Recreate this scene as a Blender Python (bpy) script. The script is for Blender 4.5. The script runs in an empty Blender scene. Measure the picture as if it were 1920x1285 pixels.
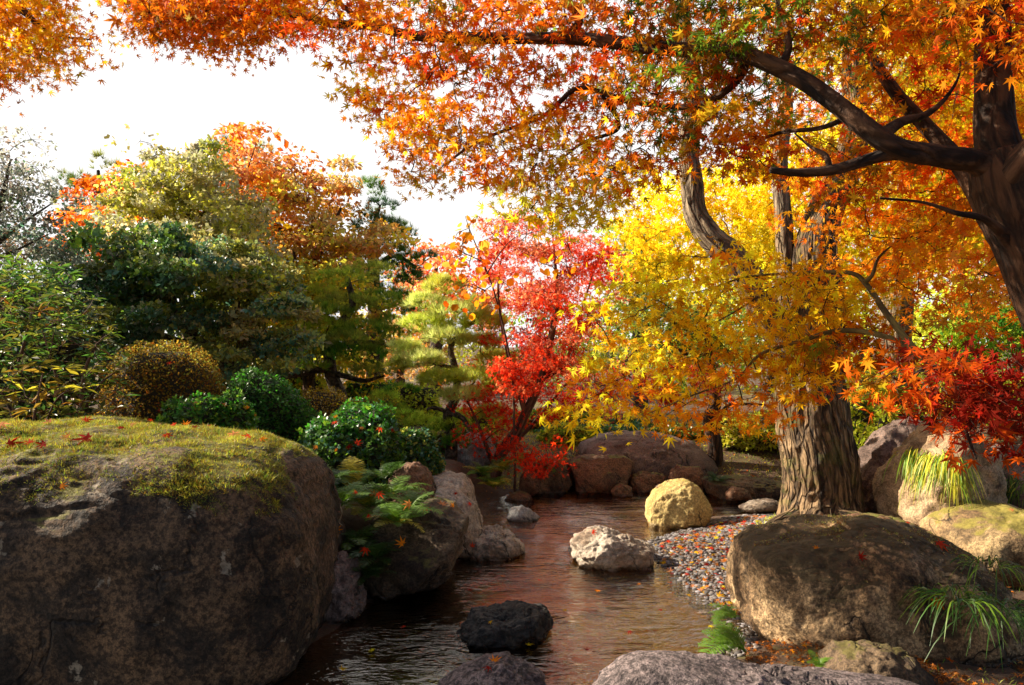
import bpy, math, random
import numpy as np
from math import radians, sin, cos, pi

# ---------------------------------------------------------------- camera, sky, sun, exposure
sc = bpy.context.scene
EYE = 1.5
F = 1493.0
cd = bpy.data.cameras.new('camera'); cam = bpy.data.objects.new('camera', cd)
sc.collection.objects.link(cam); sc.camera = cam
cam.location = (0, 0, EYE); cam.rotation_euler = (pi/2, 0, 0)
cd.lens = 28.0; cd.sensor_width = 36.0; cd.shift_y = 0.0039; cd.clip_end = 2000; cd.clip_start = 0.05

SUN_DIR = np.array([-0.82, 0.20, 0.50]); SUN_DIR /= np.linalg.norm(SUN_DIR)
sun_el = math.asin(SUN_DIR[2]); sun_az = math.atan2(SUN_DIR[0], SUN_DIR[1])
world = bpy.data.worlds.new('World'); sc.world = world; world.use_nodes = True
wn = world.node_tree; wn.nodes.clear()
sky = wn.nodes.new('ShaderNodeTexSky'); sky.sky_type = 'NISHITA'; sky.sun_disc = False
sky.sun_elevation = sun_el; sky.sun_rotation = sun_az
sky.air_density = 1.0; sky.dust_density = 4.0; sky.ozone_density = 1.0
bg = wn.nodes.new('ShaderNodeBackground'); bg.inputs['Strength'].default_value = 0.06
# thin bright cloud veil ahead; sky behind kept dim to darken camera-facing sides
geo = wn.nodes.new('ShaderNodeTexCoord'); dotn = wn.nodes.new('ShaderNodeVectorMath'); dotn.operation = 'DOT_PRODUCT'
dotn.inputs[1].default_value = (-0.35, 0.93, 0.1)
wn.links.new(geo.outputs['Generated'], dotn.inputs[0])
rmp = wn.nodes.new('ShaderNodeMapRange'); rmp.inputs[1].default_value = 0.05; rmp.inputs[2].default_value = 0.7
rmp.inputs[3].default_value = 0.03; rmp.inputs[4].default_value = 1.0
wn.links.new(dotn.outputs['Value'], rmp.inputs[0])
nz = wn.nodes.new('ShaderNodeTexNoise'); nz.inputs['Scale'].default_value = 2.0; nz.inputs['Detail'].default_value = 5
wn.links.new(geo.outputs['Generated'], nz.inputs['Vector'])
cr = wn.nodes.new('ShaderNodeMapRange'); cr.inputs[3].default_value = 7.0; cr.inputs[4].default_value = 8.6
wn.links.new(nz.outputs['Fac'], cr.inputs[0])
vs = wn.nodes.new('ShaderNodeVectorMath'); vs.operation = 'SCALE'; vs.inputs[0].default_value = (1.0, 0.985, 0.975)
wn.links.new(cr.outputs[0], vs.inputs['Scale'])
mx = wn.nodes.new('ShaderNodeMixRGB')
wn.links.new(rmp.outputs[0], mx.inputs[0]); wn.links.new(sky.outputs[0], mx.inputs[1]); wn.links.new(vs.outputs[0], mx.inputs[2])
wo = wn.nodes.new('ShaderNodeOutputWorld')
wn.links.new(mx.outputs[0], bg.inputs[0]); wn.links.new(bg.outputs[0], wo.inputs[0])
sl = bpy.data.lights.new('sun', 'SUN'); sl.energy = 5.0; sl.angle = radians(0.5); sl.color = (1.0, 0.88, 0.70)
so = bpy.data.objects.new('sun', sl); sc.collection.objects.link(so)
from mathutils import Vector
so.rotation_euler = Vector(tuple(SUN_DIR)).to_track_quat('Z', 'Y').to_euler(); so.location = (-8, 3, 9)
sc.view_settings.view_transform = 'Standard'; sc.view_settings.look = 'None'
sc.view_settings.gamma = 1.0; sc.view_settings.use_curve_mapping = False
sc.view_settings.exposure = 1.4
sc.render.engine = 'CYCLES'
sc.cycles.max_bounces = 10; sc.cycles.diffuse_bounces = 5; sc.cycles.glossy_bounces = 2
sc.cycles.transmission_bounces = 6; sc.cycles.transparent_max_bounces = 6
sc.cycles.use_denoising = True

# ---------------------------------------------------------------- helpers
R0 = np.random.default_rng(7)
def P(px, py, d):
    return np.array([(px-960.0)/F*d, d, EYE-(py-650.0)/F*d])
def PZ(px, py, z=0.0):
    return P(px, py, (EYE-z)*F/(py-650.0))

def _hash(ix, iy, iz, seed):
    h = (ix*374761393 + iy*668265263 + iz*2147483647*3 + seed*974634777) & 0xffffffff
    h = ((h ^ (h >> 13))*1274126177) & 0xffffffff
    return ((h ^ (h >> 16)) & 0xffff)/65535.0
def vnoise(p, seed=0):
    p = np.asarray(p, float); i = np.floor(p).astype(np.int64); f = p-i
    f = f*f*f*(f*(f*6-15)+10)
    r = 0
    for dx in (0, 1):
        for dy in (0, 1):
            for dz in (0, 1):
                w = (f[:, 0] if dx else 1-f[:, 0])*(f[:, 1] if dy else 1-f[:, 1])*(f[:, 2] if dz else 1-f[:, 2])
                r = r+w*_hash(i[:, 0]+dx, i[:, 1]+dy, i[:, 2]+dz, seed)
    return r*2-1
def fbm(p, seed=0, oct=4, gain=0.5):
    a, s, r = 1.0, 1.0, 0
    for o in range(oct):
        r = r+a*vnoise(p*s+o*17.3, seed+o); a *= gain; s *= 2.03
    return r

def link(o, parent=None):
    sc.collection.objects.link(o)
    if parent is not None: o.parent = parent
    return o
def tag(o, label=None, cat=None, group=None, kind=None):
    if label: o['label'] = label
    if cat: o['category'] = cat
    if group: o['group'] = group
    if kind: o['kind'] = kind
    return o
def empty(name, loc, label=None, cat=None, group=None):
    o = bpy.data.objects.new(name, None); o.location = tuple(loc); o.empty_display_size = 0.1
    return tag(link(o), label, cat, group)
def mesh(name, verts, faces, mat, parent=None, cols=None, smooth=True, vecs=None, origin=None):
    """faces: list of (M,k) int arrays; verts in world space, stored relative to the parent's (or own) origin"""
    if isinstance(faces, np.ndarray): faces = [faces]
    me = bpy.data.meshes.new(name)
    o0 = np.zeros(3)
    if parent is not None: 
        o0 = np.array(parent.location[:]); pp = parent.parent
        while pp is not None: o0 = o0+np.array(pp.location[:]); pp = pp.parent
    elif origin is not None: o0 = np.array(origin, float)
    v = np.asarray(verts, np.float64)-o0
    me.vertices.add(len(v)); me.vertices.foreach_set('co', v.astype(np.float32).ravel())
    tot = np.concatenate([np.full(len(f), f.shape[1], np.int32) for f in faces])
    idx = np.concatenate([f.astype(np.int32).ravel() for f in faces])
    me.loops.add(len(idx)); me.loops.foreach_set('vertex_index', idx)
    me.polygons.add(len(tot)); st = np.concatenate([[0], np.cumsum(tot)[:-1]]).astype(np.int32)
    me.polygons.foreach_set('loop_start', st); me.polygons.foreach_set('loop_total', tot)
    me.polygons.foreach_set('use_smooth', np.full(len(tot), bool(smooth)))
    if cols is not None:
        a = me.attributes.new('Col', 'FLOAT_COLOR', 'POINT')
        c = np.ones((len(v), 4), np.float32); c[:, :3] = cols; a.data.foreach_set('color', c.ravel())
    if vecs is not None:
        a = me.attributes.new('bark', 'FLOAT_VECTOR', 'POINT'); a.data.foreach_set('vector', vecs.astype(np.float32).ravel())
    me.update(); me.validate()
    if mat is not None: me.materials.append(mat)
    o = bpy.data.objects.new(name, me)
    if parent is None and origin is not None: o.location = tuple(origin)
    return link(o, parent)

# ---------------------------------------------------------------- materials
class NT:
    def __init__(s, name):
        s.m = bpy.data.materials.new(name); s.m.use_nodes = True; s.t = s.m.node_tree; s.t.nodes.clear()
        s.out = s.n('ShaderNodeOutputMaterial')
    def n(s, typ, **kw):
        x = s.t.nodes.new(typ)
        for k, v in kw.items(): setattr(x, k, v)
        return x
    def l(s, a, b): s.t.links.new(a, b)
    def noise(s, vec, scale, detail=4, rough=0.55, dist=0.0):
        x = s.n('ShaderNodeTexNoise'); x.inputs['Scale'].default_value = scale; x.inputs['Detail'].default_value = detail
        x.inputs['Roughness'].default_value = rough; x.inputs['Distortion'].default_value = dist
        if vec is not None: s.l(vec, x.inputs['Vector'])
        return x.outputs['Fac']
    def rng(s, v, a, b, c=0.0, d=1.0, smooth=True):
        x = s.n('ShaderNodeMapRange'); x.interpolation_type = 'SMOOTHSTEP' if smooth else 'LINEAR'
        for i, q in zip((1, 2, 3, 4), (a, b, c, d)): x.inputs[i].default_value = q
        s.l(v, x.inputs[0]); return x.outputs[0]
    def mix(s, f, a, b, mode='MIX'):
        x = s.n('ShaderNodeMixRGB', blend_type=mode)
        for i, q in ((0, f), (1, a), (2, b)):
            if isinstance(q, (int, float)): x.inputs[i].default_value = q
            elif isinstance(q, tuple): x.inputs[i].default_value = (*q, 1)
            else: s.l(q, x.inputs[i])
        return x.outputs[0]
    def math(s, op, a, b=None):
        x = s.n('ShaderNodeMath', operation=op)
        for i, q in ((0, a), (1, b)):
            if q is None: continue
            if isinstance(q, (int, float)): x.inputs[i].default_value = q
            else: s.l(q, x.inputs[i])
        return x.outputs[0]
    def bump(s, h, strength=0.5, dist=0.02, nrm=None):
        x = s.n('ShaderNodeBump'); x.inputs['Strength'].default_value = strength; x.inputs['Distance'].default_value = dist
        s.l(h, x.inputs['Height'])
        if nrm is not None: s.l(nrm, x.inputs['Normal'])
        return x.outputs[0]
    def scaled(s, vec, sx, sy, sz):
        x = s.n('ShaderNodeMapping'); x.inputs['Scale'].default_value = (sx, sy, sz); s.l(vec, x.inputs['Vector']); return x.outputs[0]

def rock_mat(name, c1, c2, stain=(0.03, 0.022, 0.015), stain_amt=0.45, speck=0.5, moss=0.0, moss_col=(0.10, 0.11, 0.015),
             lichen=0.0, lichen_col=(0.45, 0.42, 0.33), bump=0.6, sscale=70, wet=True, streak=0.0, sthr=0.48):
    k = NT(name); tc = k.n('ShaderNodeTexCoord').outputs['Object']; g = k.n('ShaderNodeNewGeometry')
    base = k.mix(k.rng(k.noise(tc, 2.2, 6, 0.6), 0.35, 0.65), c1, c2)
    if streak:
        st = k.noise(k.scaled(tc, 7, 7, 0.9), 1.0, 5, 0.6)
        base = k.mix(k.math('MULTIPLY', k.rng(st, 0.5, 0.66), streak), base, stain)
    base = k.mix(k.math('MULTIPLY', k.rng(k.noise(tc, 4.2, 9, 0.7, 0.4), sthr, sthr+0.13), stain_amt), base, stain)
    sp = k.noise(tc, sscale, 3, 0.7); sp2 = k.noise(tc, sscale*3.1, 2, 0.6)
    base = k.mix(speck, base, k.mix(k.rng(sp, 0.38, 0.62), (0.28, 0.26, 0.24), (1.75, 1.7, 1.6)), 'MULTIPLY')
    base = k.mix(speck*0.6, base, k.mix(k.rng(sp2, 0.35, 0.65), (0.4, 0.4, 0.4), (1.6, 1.6, 1.6)), 'MULTIPLY')
    if lichen:
        li = k.noise(tc, 5.5, 7, 0.62, 0.2)
        base = k.mix(k.math('MULTIPLY', k.rng(li, 0.62, 0.65), lichen), base, k.mix(0.6, lichen_col, k.mix(k.rng(sp, 0.35, 0.65), (0.5, 0.5, 0.5), (1.4, 1.4, 1.4)), 'MULTIPLY'))
    cn_ = k.noise(tc, 1.3, 5, 0.55, 0.8); ck = k.rng(k.math('ABSOLUTE', k.math('SUBTRACT', cn_, 0.5)), 0.0, 0.011, 1.0, 0.0)
    ck = k.math('MULTIPLY', ck, k.rng(k.noise(tc, 2.1, 2), 0.47, 0.56)); base = k.mix(k.math('MULTIPLY', ck, 0.85), base, (0.012, 0.008, 0.006))
    h = k.math('ADD', k.math('MULTIPLY', sp, 0.35), k.math('MULTIPLY', k.noise(tc, 14, 8, 0.65), 1.0))
    h = k.math('ADD', h, k.math('MULTIPLY', sp2, 0.12)); h = k.math('SUBTRACT', h, k.math('MULTIPLY', ck, 0.8))
    rough = 0.82
    sepn = k.n('ShaderNodeSeparateXYZ'); k.l(g.outputs['Normal'], sepn.inputs[0])
    if moss:
        mf = k.rng(k.math('ADD', sepn.outputs[2], k.math('MULTIPLY', k.math('SUBTRACT', k.noise(tc, 3.0, 6, 0.65), 0.5), 2.6)), 1.0-moss, 1.3-moss)
        mc = k.mix(k.noise(tc, 38, 5, 0.7), (moss_col[0]*0.45, moss_col[1]*0.5, moss_col[2]*0.6), tuple(min(1, q*1.7) for q in moss_col))
        base = k.mix(mf, base, mc)
    b = k.n('ShaderNodeBsdfPrincipled')
    if wet:
        sp_ = k.n('ShaderNodeSeparateXYZ'); k.l(g.outputs['Position'], sp_.inputs[0])
        wf = k.rng(k.math('ADD', sp_.outputs[2], k.math('MULTIPLY', k.noise(tc, 9, 4), 0.05)), 0.035, 0.075, 1.0, 0.0)
        base = k.mix(wf, base, k.mix(1.0, base, (0.35, 0.3, 0.26), 'MULTIPLY'))
        k.l(k.rng(wf, 0, 1, rough, 0.25), b.inputs['Roughness'])
    else: b.inputs['Roughness'].default_value = rough
    b.inputs['Specular IOR Level'].default_value = 0.35
    k.l(base, b.inputs['Base Color']); k.l(k.bump(h, bump, 0.03), b.inputs['Normal']); k.l(b.outputs[0], k.out.inputs[0])
    return k.m

def leaf_mat(name, trans=0.45, rough=0.5, spec=0.35, gain=1.0):
    k = NT(name); a = k.n('ShaderNodeAttribute', attribute_name='Col').outputs['Color']
    b = k.n('ShaderNodeBsdfPrincipled'); b.inputs['Roughness'].default_value = rough; b.inputs['Specular IOR Level'].default_value = spec
    k.l(a, b.inputs['Base Color'])
    t = k.n('ShaderNodeBsdfTranslucent'); k.l(k.mix(1.0, a, (gain, gain, gain), 'MULTIPLY'), t.inputs['Color'])
    m = k.n('ShaderNodeMixShader'); m.inputs[0].default_value = trans
    k.l(b.outputs[0], m.inputs[1]); k.l(t.outputs[0], m.inputs[2]); k.l(m.outputs[0], k.out.inputs[0])
    return k.m

def bark_mat(name, c1, c2, c3=(0.02, 0.015, 0.01), su=26, sv=4.5, bump=0.8, moss=0.0):
    k = NT(name); a = k.n('ShaderNodeAttribute', attribute_name='bark').outputs['Vector']
    v = k.scaled(a, su, su, sv)
    r = k.noise(v, 1.0, 5, 0.65, 0.6); r2 = k.noise(k.scaled(a, su*3, su*3, sv*4), 1.0, 3, 0.6); l = k.noise(k.scaled(a, 3, 3, 3), 1.0, 5)
    base = k.mix(k.rng(r, 0.36, 0.62), c3, k.mix(k.rng(l, 0.35, 0.65), c1, c2))
    vo = k.n('ShaderNodeTexVoronoi', feature='DISTANCE_TO_EDGE'); vo.inputs['Scale'].default_value = 1.0
    wv = k.n('ShaderNodeVectorMath', operation='ADD'); k.l(k.scaled(a, su*.9, su*.9, sv*.75), wv.inputs[0]); k.l(k.math('MULTIPLY', l, 1.2), wv.inputs[1]); k.l(wv.outputs[0], vo.inputs['Vector'])
    pl = k.rng(vo.outputs['Distance'], 0.0, 0.16); base = k.mix(k.math('MULTIPLY', k.math('SUBTRACT', 1.0, pl), 0.6), base, c3)
    base = k.mix(0.45, base, k.mix(r2, (0.4, 0.4, 0.4), (1.7, 1.7, 1.7)), 'MULTIPLY')
    if moss:
        base = k.mix(k.math('MULTIPLY', k.rng(k.noise(a, 6, 6, 0.7), 0.5, 0.6), moss), base, (0.12, 0.14, 0.02))
    b = k.n('ShaderNodeBsdfPrincipled'); b.inputs['Roughness'].default_value = 0.85; b.inputs['Specular IOR Level'].default_value = 0.25
    k.l(base, b.inputs['Base Color'])
    k.l(k.bump(k.math('ADD', k.math('ADD', r, k.math('MULTIPLY', pl, .7)), k.math('MULTIPLY', r2, 0.3)), bump, 0.03), b.inputs['Normal']); k.l(b.outputs[0], k.out.inputs[0])
    return k.m

M_leaf = leaf_mat('maple_leaf', 0.66, 0.6, 0.06)
M_far = leaf_mat('soft_leaf', 0.6, 0.55, 0.12)
M_gloss = leaf_mat('glossy_leaf', 0.5, 0.36, 0.35)
M_needle = leaf_mat('pine_needles', 0.6, 0.5, 0.3)
M_grass = leaf_mat('grass_blade', 0.4, 0.45, 0.35)
M_barkdark = bark_mat('maple_bark', (0.075, 0.034, 0.016), (0.12, 0.06, 0.03), (0.012, 0.007, 0.005), 22, 6, 0.5)
M_barkoak = bark_mat('furrowed_bark', (0.34, 0.225, 0.12), (0.20, 0.12, 0.06), (0.02, 0.012, 0.008), 34, 5.5, 1.0, 0.3)
M_barkpale = bark_mat('pale_bark', (0.34, 0.26, 0.17), (0.24, 0.17, 0.1), (0.06, 0.04, 0.025), 26, 5, 0.8)
M_barkpine = bark_mat('pine_bark', (0.12, 0.08, 0.055), (0.2, 0.15, 0.11), (0.02, 0.015, 0.01), 20, 14, 0.8)
M_barkred = bark_mat('red_maple_bark', (0.20, 0.10, 0.055), (0.14, 0.08, 0.05), (0.04, 0.02, 0.015), 30, 5, 0.4)
M_twiggreen = bark_mat('green_twig_bark', (0.22, 0.17, 0.05), (0.17, 0.12, 0.04), (0.07, 0.05, 0.02), 20, 5, 0.3)

# ---------------------------------------------------------------- setting: ground, stream bed, water
stream_px = [(480, 1285), (600, 1190), (690, 1118), (800, 1085), (868, 1040), (872, 1000), (905, 965), (905, 940), (960, 926),
             (1100, 917), (1250, 920), (1460, 922), (1490, 940), (1425, 962), (1330, 968), (1290, 992), (1228, 1008), (1232, 1040), (1305, 1090), (1345, 1130),
             (1385, 1180), (1360, 1230), (1270, 1262), (1150, 1300)]
SP = np.array([PZ(x, y)[:2] for x, y in stream_px]+[(0.75, 2.6), (0.9, 0.8), (0.9, -1.5), (-6.0, -1.5), (-6.0, 0.8), (-6.0, 3.3)])
def poly_sd(x, y, poly):
    d = np.full(x.shape, 1e9); ins = np.zeros(x.shape, bool)
    n = len(poly)
    for i in range(n):
        ax, ay = poly[i]; bx, by = poly[(i+1) % n]
        ex, ey = bx-ax, by-ay
        t = np.clip(((x-ax)*ex+(y-ay)*ey)/(ex*ex+ey*ey+1e-12), 0, 1)
        d = np.minimum(d, np.hypot(x-ax-t*ex, y-ay-t*ey))
        c = ((ay > y) != (by > y)); 
        with np.errstate(divide='ignore', invalid='ignore'):
            c &= x < (bx-ax)*(y-ay)/(by-ay+1e-15)+ax
        ins ^= c
    return np.where(ins, -d, d)
def sstep(a, b, x):
    t = np.clip((x-a)/(b-a), 0, 1); return t*t*(3-2*t)
def ground_z(x, y):
    x = np.asarray(x, float); y = np.asarray(y, float)
    s = poly_sd(x, y, SP)
    gravel = sstep(0.6, 0.95, x)*sstep(3.9, 4.4, y)*sstep(8.2, 7.0, y)*sstep(3.6, 2.6, x)
    width = 0.35+gravel*1.75+1.5*sstep(7.9, 8.4, y)
    hb = 0.38+0.25*sstep(-0.5, -2.5, x)*sstep(9, 6, y)+0.30*sstep(3.4, 5.0, x)*sstep(5, 7, y)
    hb = hb*(0.12+0.88*sstep(3.9, 5.2, y-1.1*sstep(1.2, 2.0, x)))
    z = hb*sstep(-0.02, 1.0, s/width)**0.8
    z = np.where(s < 0, -0.16*sstep(0.0, 0.45, -s), z)
    p = np.stack([x.ravel(), y.ravel(), 0*x.ravel()], 1)
    nz_ = fbm(p*1.3, 3, 4).reshape(x.shape)*0.05
    far = sstep(11, 22, np.hypot(x, y))
    z = z*(1-far)+0.5*far
    return z+nz_*(0.35+0.65*sstep(0.2, 1.0, s))*(1-far)*np.where(s < 0.3, 0.3, 1)
def axis(fine0, fine1, st, far0, far1):
    a = np.arange(fine0, fine1+1e-6, st); l, r = [], []
    q, w = fine0, st
    while q > far0: w *= 1.35; q -= w; l.append(q)
    q, w = fine1, st
    while q < far1: w *= 1.35; q += w; r.append(q)
    return np.array(l[::-1]+list(a)+r)
gx = axis(-6, 7, 0.055, -600, 600); gy = axis(-2, 13, 0.06, -600, 900)
GX, GY = np.meshgrid(gx, gy)
GZ = ground_z(GX, GY)
nx, ny = len(gx), len(gy)
ii = np.arange(nx*ny).reshape(ny, nx)
gf = np.stack([ii[:-1, :-1], ii[:-1, 1:], ii[1:, 1:], ii[1:, :-1]], -1).reshape(-1, 4)
k = NT('earth_and_moss'); tc = k.n('ShaderNodeNewGeometry').outputs['Position']
sx = k.n('ShaderNodeSeparateXYZ'); k.l(tc, sx.inputs[0])
soil = k.mix(k.noise(tc, 9, 8, 0.7), (0.035, 0.02, 0.010), (0.12, 0.06, 0.028))
mossc = k.mix(k.noise(tc, 30, 6, 0.7), (0.045, 0.045, 0.008), (0.20, 0.17, 0.03))
base = k.mix(k.rng(k.noise(tc, 1.1, 6, 0.6), 0.52, 0.64), soil, mossc)
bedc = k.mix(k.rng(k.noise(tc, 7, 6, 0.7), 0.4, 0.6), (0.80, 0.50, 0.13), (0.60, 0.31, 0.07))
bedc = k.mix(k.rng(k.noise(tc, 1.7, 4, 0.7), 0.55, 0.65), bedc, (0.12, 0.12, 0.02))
deep_dark = k.rng(k.math('ADD', sx.outputs[0], k.math('MULTIPLY', k.noise(tc, 1.3, 4), 0.9)), 0.25, 0.85)  # bed colour darkened toward the left, standing in for light lost in deep water
bedc = k.mix(deep_dark, (0.035, 0.022, 0.012), bedc)
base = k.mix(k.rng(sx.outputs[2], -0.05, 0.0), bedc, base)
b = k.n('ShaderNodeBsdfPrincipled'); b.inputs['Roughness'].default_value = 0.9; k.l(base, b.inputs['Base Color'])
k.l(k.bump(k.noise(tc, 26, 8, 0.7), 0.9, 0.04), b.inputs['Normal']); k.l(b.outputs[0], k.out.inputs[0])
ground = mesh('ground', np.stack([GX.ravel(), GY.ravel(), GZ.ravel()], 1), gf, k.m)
tag(ground, kind='structure')

k = NT('stream_water'); tc = k.n('ShaderNodeNewGeometry').outputs['Position']
w1 = k.noise(k.scaled(tc, 3.2, 8.0, 1), 1.0, 4, 0.5, 1.0)
w2 = k.noise(k.scaled(tc, 14, 30, 1), 1.0, 2, 0.5, 0.8)
w3 = k.noise(k.scaled(tc, 1.0, 2.2, 1), 1.0, 2, 0.5, 0.4)
ht = k.math('ADD', k.math('MULTIPLY', w1, 0.8), k.math('MULTIPLY', w2, 0.36)); ht = k.math('MULTIPLY', ht, k.rng(k.noise(tc, .9, 3, .5), .38, .62, .35, 1.25)); ht = k.math('ADD', ht, w3)
nb = k.bump(ht, 0.7, 0.045)
fr = k.n('ShaderNodeFresnel'); fr.inputs['IOR'].default_value = 1.45; k.l(nb, fr.inputs['Normal'])
gl = k.n('ShaderNodeBsdfGlossy'); gl.inputs['Roughness'].default_value = 0.01; k.l(nb, gl.inputs['Normal'])
gl.inputs['Color'].default_value = (1, 0.95, 0.88, 1)
tr = k.n('ShaderNodeBsdfTransparent'); tr.inputs['Color'].default_value = (0.98, 0.78, 0.48, 1)
m = k.n('ShaderNodeMixShader'); k.l(k.math('MULTIPLY', fr.outputs[0], 1.5), m.inputs[0]); k.l(tr.outputs[0], m.inputs[1]); k.l(gl.outputs[0], m.inputs[2])
k.l(m.outputs[0], k.out.inputs[0])
wx = np.linspace(-6, 6, 160); wy = np.linspace(-1.6, 9.6, 200); WX, WY = np.meshgrid(wx, wy)
pp = np.stack([WX.ravel()*1.6, WY.ravel()*3.2, 0*WX.ravel()], 1)
WZ = fbm(pp, 21, 3)*0.006
ii = np.arange(160*200).reshape(200, 160)
wf = np.stack([ii[:-1, :-1], ii[:-1, 1:], ii[1:, 1:], ii[1:, :-1]], -1).reshape(-1, 4)
tag(mesh('stream_water', np.stack([WX.ravel(), WY.ravel(), WZ], 1), wf, k.m), kind='structure')

# ---------------------------------------------------------------- boulders
def ico(sub):
    import bmesh
    bm = bmesh.new(); bmesh.ops.create_icosphere(bm, subdivisions=sub, radius=1.0)
    v = np.array([x.co[:] for x in bm.verts]); f = np.array([[q.index for q in x.verts] for x in bm.faces]); bm.free()
    return v/np.linalg.norm(v, axis=1)[:, None], f
ICO = {n: ico(n) for n in (1, 3, 5, 6, 7)}
def outline_R(poly, nth=360):
    """distance from the centroid to a closed outline for evenly spaced angles, lightly smoothed"""
    x, y = poly[:, 0], poly[:, 1]; x2, y2 = np.roll(x, -1), np.roll(y, -1); cr_ = x*y2-x2*y
    A = cr_.sum()/2; cx, cy = ((x+x2)*cr_).sum()/(6*A), ((y+y2)*cr_).sum()/(6*A)
    th = np.arange(nth)*2*pi/nth; R = np.zeros(nth)
    for i in range(len(x)):
        ax, ay, bx, by = x[i]-cx, y[i]-cy, x2[i]-cx, y2[i]-cy
        ex, ey = bx-ax, by-ay; dx, dy = np.cos(th), np.sin(th); den = dx*ey-dy*ex
        with np.errstate(divide='ignore', invalid='ignore'):
            t = (ax*ey-ay*ex)/den; u = (ax*dy-ay*dx)/den
        ok = (t > 0) & (u >= -1e-9) & (u <= 1+1e-9) & (np.abs(den) > 1e-12)
        R = np.where(ok, np.maximum(R, t), R)
    for _ in range(3): R = (np.roll(R, 1)+2*R+np.roll(R, -1))/4
    for _ in range(2): R = (np.roll(R, 3)+2*R+np.roll(R, -3))/4
    return np.array([cx, cy]), R
ROCKS = {}
def rock(key, label, px, d, thick, mat, cat='boulder', name='boulder', e=0.75, sub=6, seed=1, rough=0.03, facets=0, ridge=0.0, tilt=0.0, group=None, fine=0.008, yaw=0.0):
    pts = np.array([[(a-960)/F*d, EYE-(b_-650)/F*d] for a, b_ in px])
    c, R = outline_R(pts)
    v, f = ICO[sub]
    r = np.hypot(v[:, 0], v[:, 2]); th = np.arctan2(v[:, 2], v[:, 0]) % (2*pi)
    Rt = np.interp(th, np.arange(361)*2*pi/360, np.append(R, R[0]))
    rr = r**e*Rt; dep = np.sign(v[:, 1])*np.abs(v[:, 1])**e*thick
    sz = float(np.mean(R))
    p = np.stack([np.cos(th)*rr, dep, np.sin(th)*rr], 1)
    rg = np.random.default_rng(seed)
    p[:, 1] += tilt*p[:, 2]
    ext = {a_: (p[:, a_].min(), p[:, a_].max()) for a_ in (0, 2)}
    if facets:
        for _ in range(facets):
            n = rg.normal(size=3); n[1] = -abs(n[1]) if rg.random() < 0.7 else n[1]; n /= np.linalg.norm(n)
            q = p@n; h = q.max()*rg.uniform(0.72, 0.9); p -= np.maximum(q-h, 0)[:, None]*n*0.85
    for a_ in (0, 2): p[:, a_] *= np.where(p[:, a_] > 0, ext[a_][1]/p[:, a_].max(), ext[a_][0]/p[:, a_].min())
    nrm = p/np.linalg.norm(p, axis=1)[:, None]
    q = p/sz
    disp = fbm(q*1.6, seed, 3)*rough*sz*2+fbm(q*6, seed+9, 4)*rough*sz*0.6+fbm(p*28, seed+30, 3)*fine
    if ridge:
        rd = 1-np.abs(fbm(q*np.array([2.2, 2.2, 5.0]), seed+5, 4)); disp += -ridge*sz*np.clip(rd-0.75, 0, 1)*2
    p = p+nrm*disp[:, None]
    if yaw:
        cy_, sy_ = cos(yaw), sin(yaw); p = p@np.array([[cy_, sy_, 0], [-sy_, cy_, 0], [0, 0, 1]])
    p += np.array([c[0], d, c[1]])
    o = mesh(name, p, f, mat, origin=(c[0], d, float(p[:, 2].min())))
    tag(o, label, cat, group)
    # vertex normals for scattering on this rock
    fn = np.cross(p[f[:, 1]]-p[f[:, 0]], p[f[:, 2]]-p[f[:, 0]]); vn = np.zeros_like(p)
    for j in range(3): np.add.at(vn, f[:, j], fn)
    vn /= np.linalg.norm(vn, axis=1)[:, None]+1e-12
    ROCKS[key] = (o, p, vn, f)
    return o

M_big = rock_mat('brown_granite', (0.12, 0.071, 0.038), (0.06, 0.035, 0.019), (0.010, 0.007, 0.005), 0.85, 0.85, moss=0.12, moss_col=(0.13, 0.11, 0.02), lichen=0.75, lichen_col=(0.30, 0.24, 0.17), sscale=42, bump=1.0, sthr=0.45)
M_right = rock_mat('golden_granite', (0.46, 0.32, 0.175), (0.22, 0.125, 0.06), (0.045, 0.026, 0.012), 0.75, 0.65, moss=0.5, moss_col=(0.05, 0.032, 0.012), sscale=60, bump=0.9, streak=0.6, sthr=0.43)
M_pale = rock_mat('pale_stone', (0.36, 0.30, 0.24), (0.22, 0.17, 0.12), (0.20, 0.12, 0.07), 0.5, 0.35, sscale=50, bump=0.5)
M_yel = rock_mat('yellow_mossy_stone', (0.44, 0.33, 0.13), (0.40, 0.27, 0.09), (0.20, 0.11, 0.03), 0.5, 0.45, moss=0.25, moss_col=(0.42, 0.40, 0.10), sscale=65)
M_grey = rock_mat('grey_stone', (0.30, 0.29, 0.28), (0.20, 0.19, 0.18), (0.06, 0.05, 0.045), 0.5, 0.4)
M_dark = rock_mat('dark_wet_stone', (0.035, 0.032, 0.03), (0.018, 0.016, 0.015), (0.07, 0.05, 0.032), 0.5, 0.5, bump=1.0, sscale=40)
M_brown = rock_mat('rusty_brown_stone', (0.17, 0.085, 0.045), (0.10, 0.055, 0.03), (0.03, 0.015, 0.01), 0.5, 0.55, moss=0.15, moss_col=(0.12, 0.12, 0.02))
M_block = rock_mat('weathered_block_stone', (0.12, 0.08, 0.045), (0.065, 0.04, 0.025), (0.02, 0.012, 0.008), 0.7, 0.6, moss=0.2, moss_col=(0.10, 0.08, 0.02), streak=0.6)
M_slab = rock_mat('purple_grey_granite', (0.14, 0.11, 0.11), (0.08, 0.06, 0.06), (0.035, 0.025, 0.025), 0.5, 0.85, sscale=40, bump=1.0)
M_mossy = rock_mat('mossy_tan_stone', (0.34, 0.24, 0.12), (0.20, 0.12, 0.055), (0.05, 0.03, 0.015), 0.7, 0.5, moss=0.3, moss_col=(0.20, 0.16, 0.03))
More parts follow.
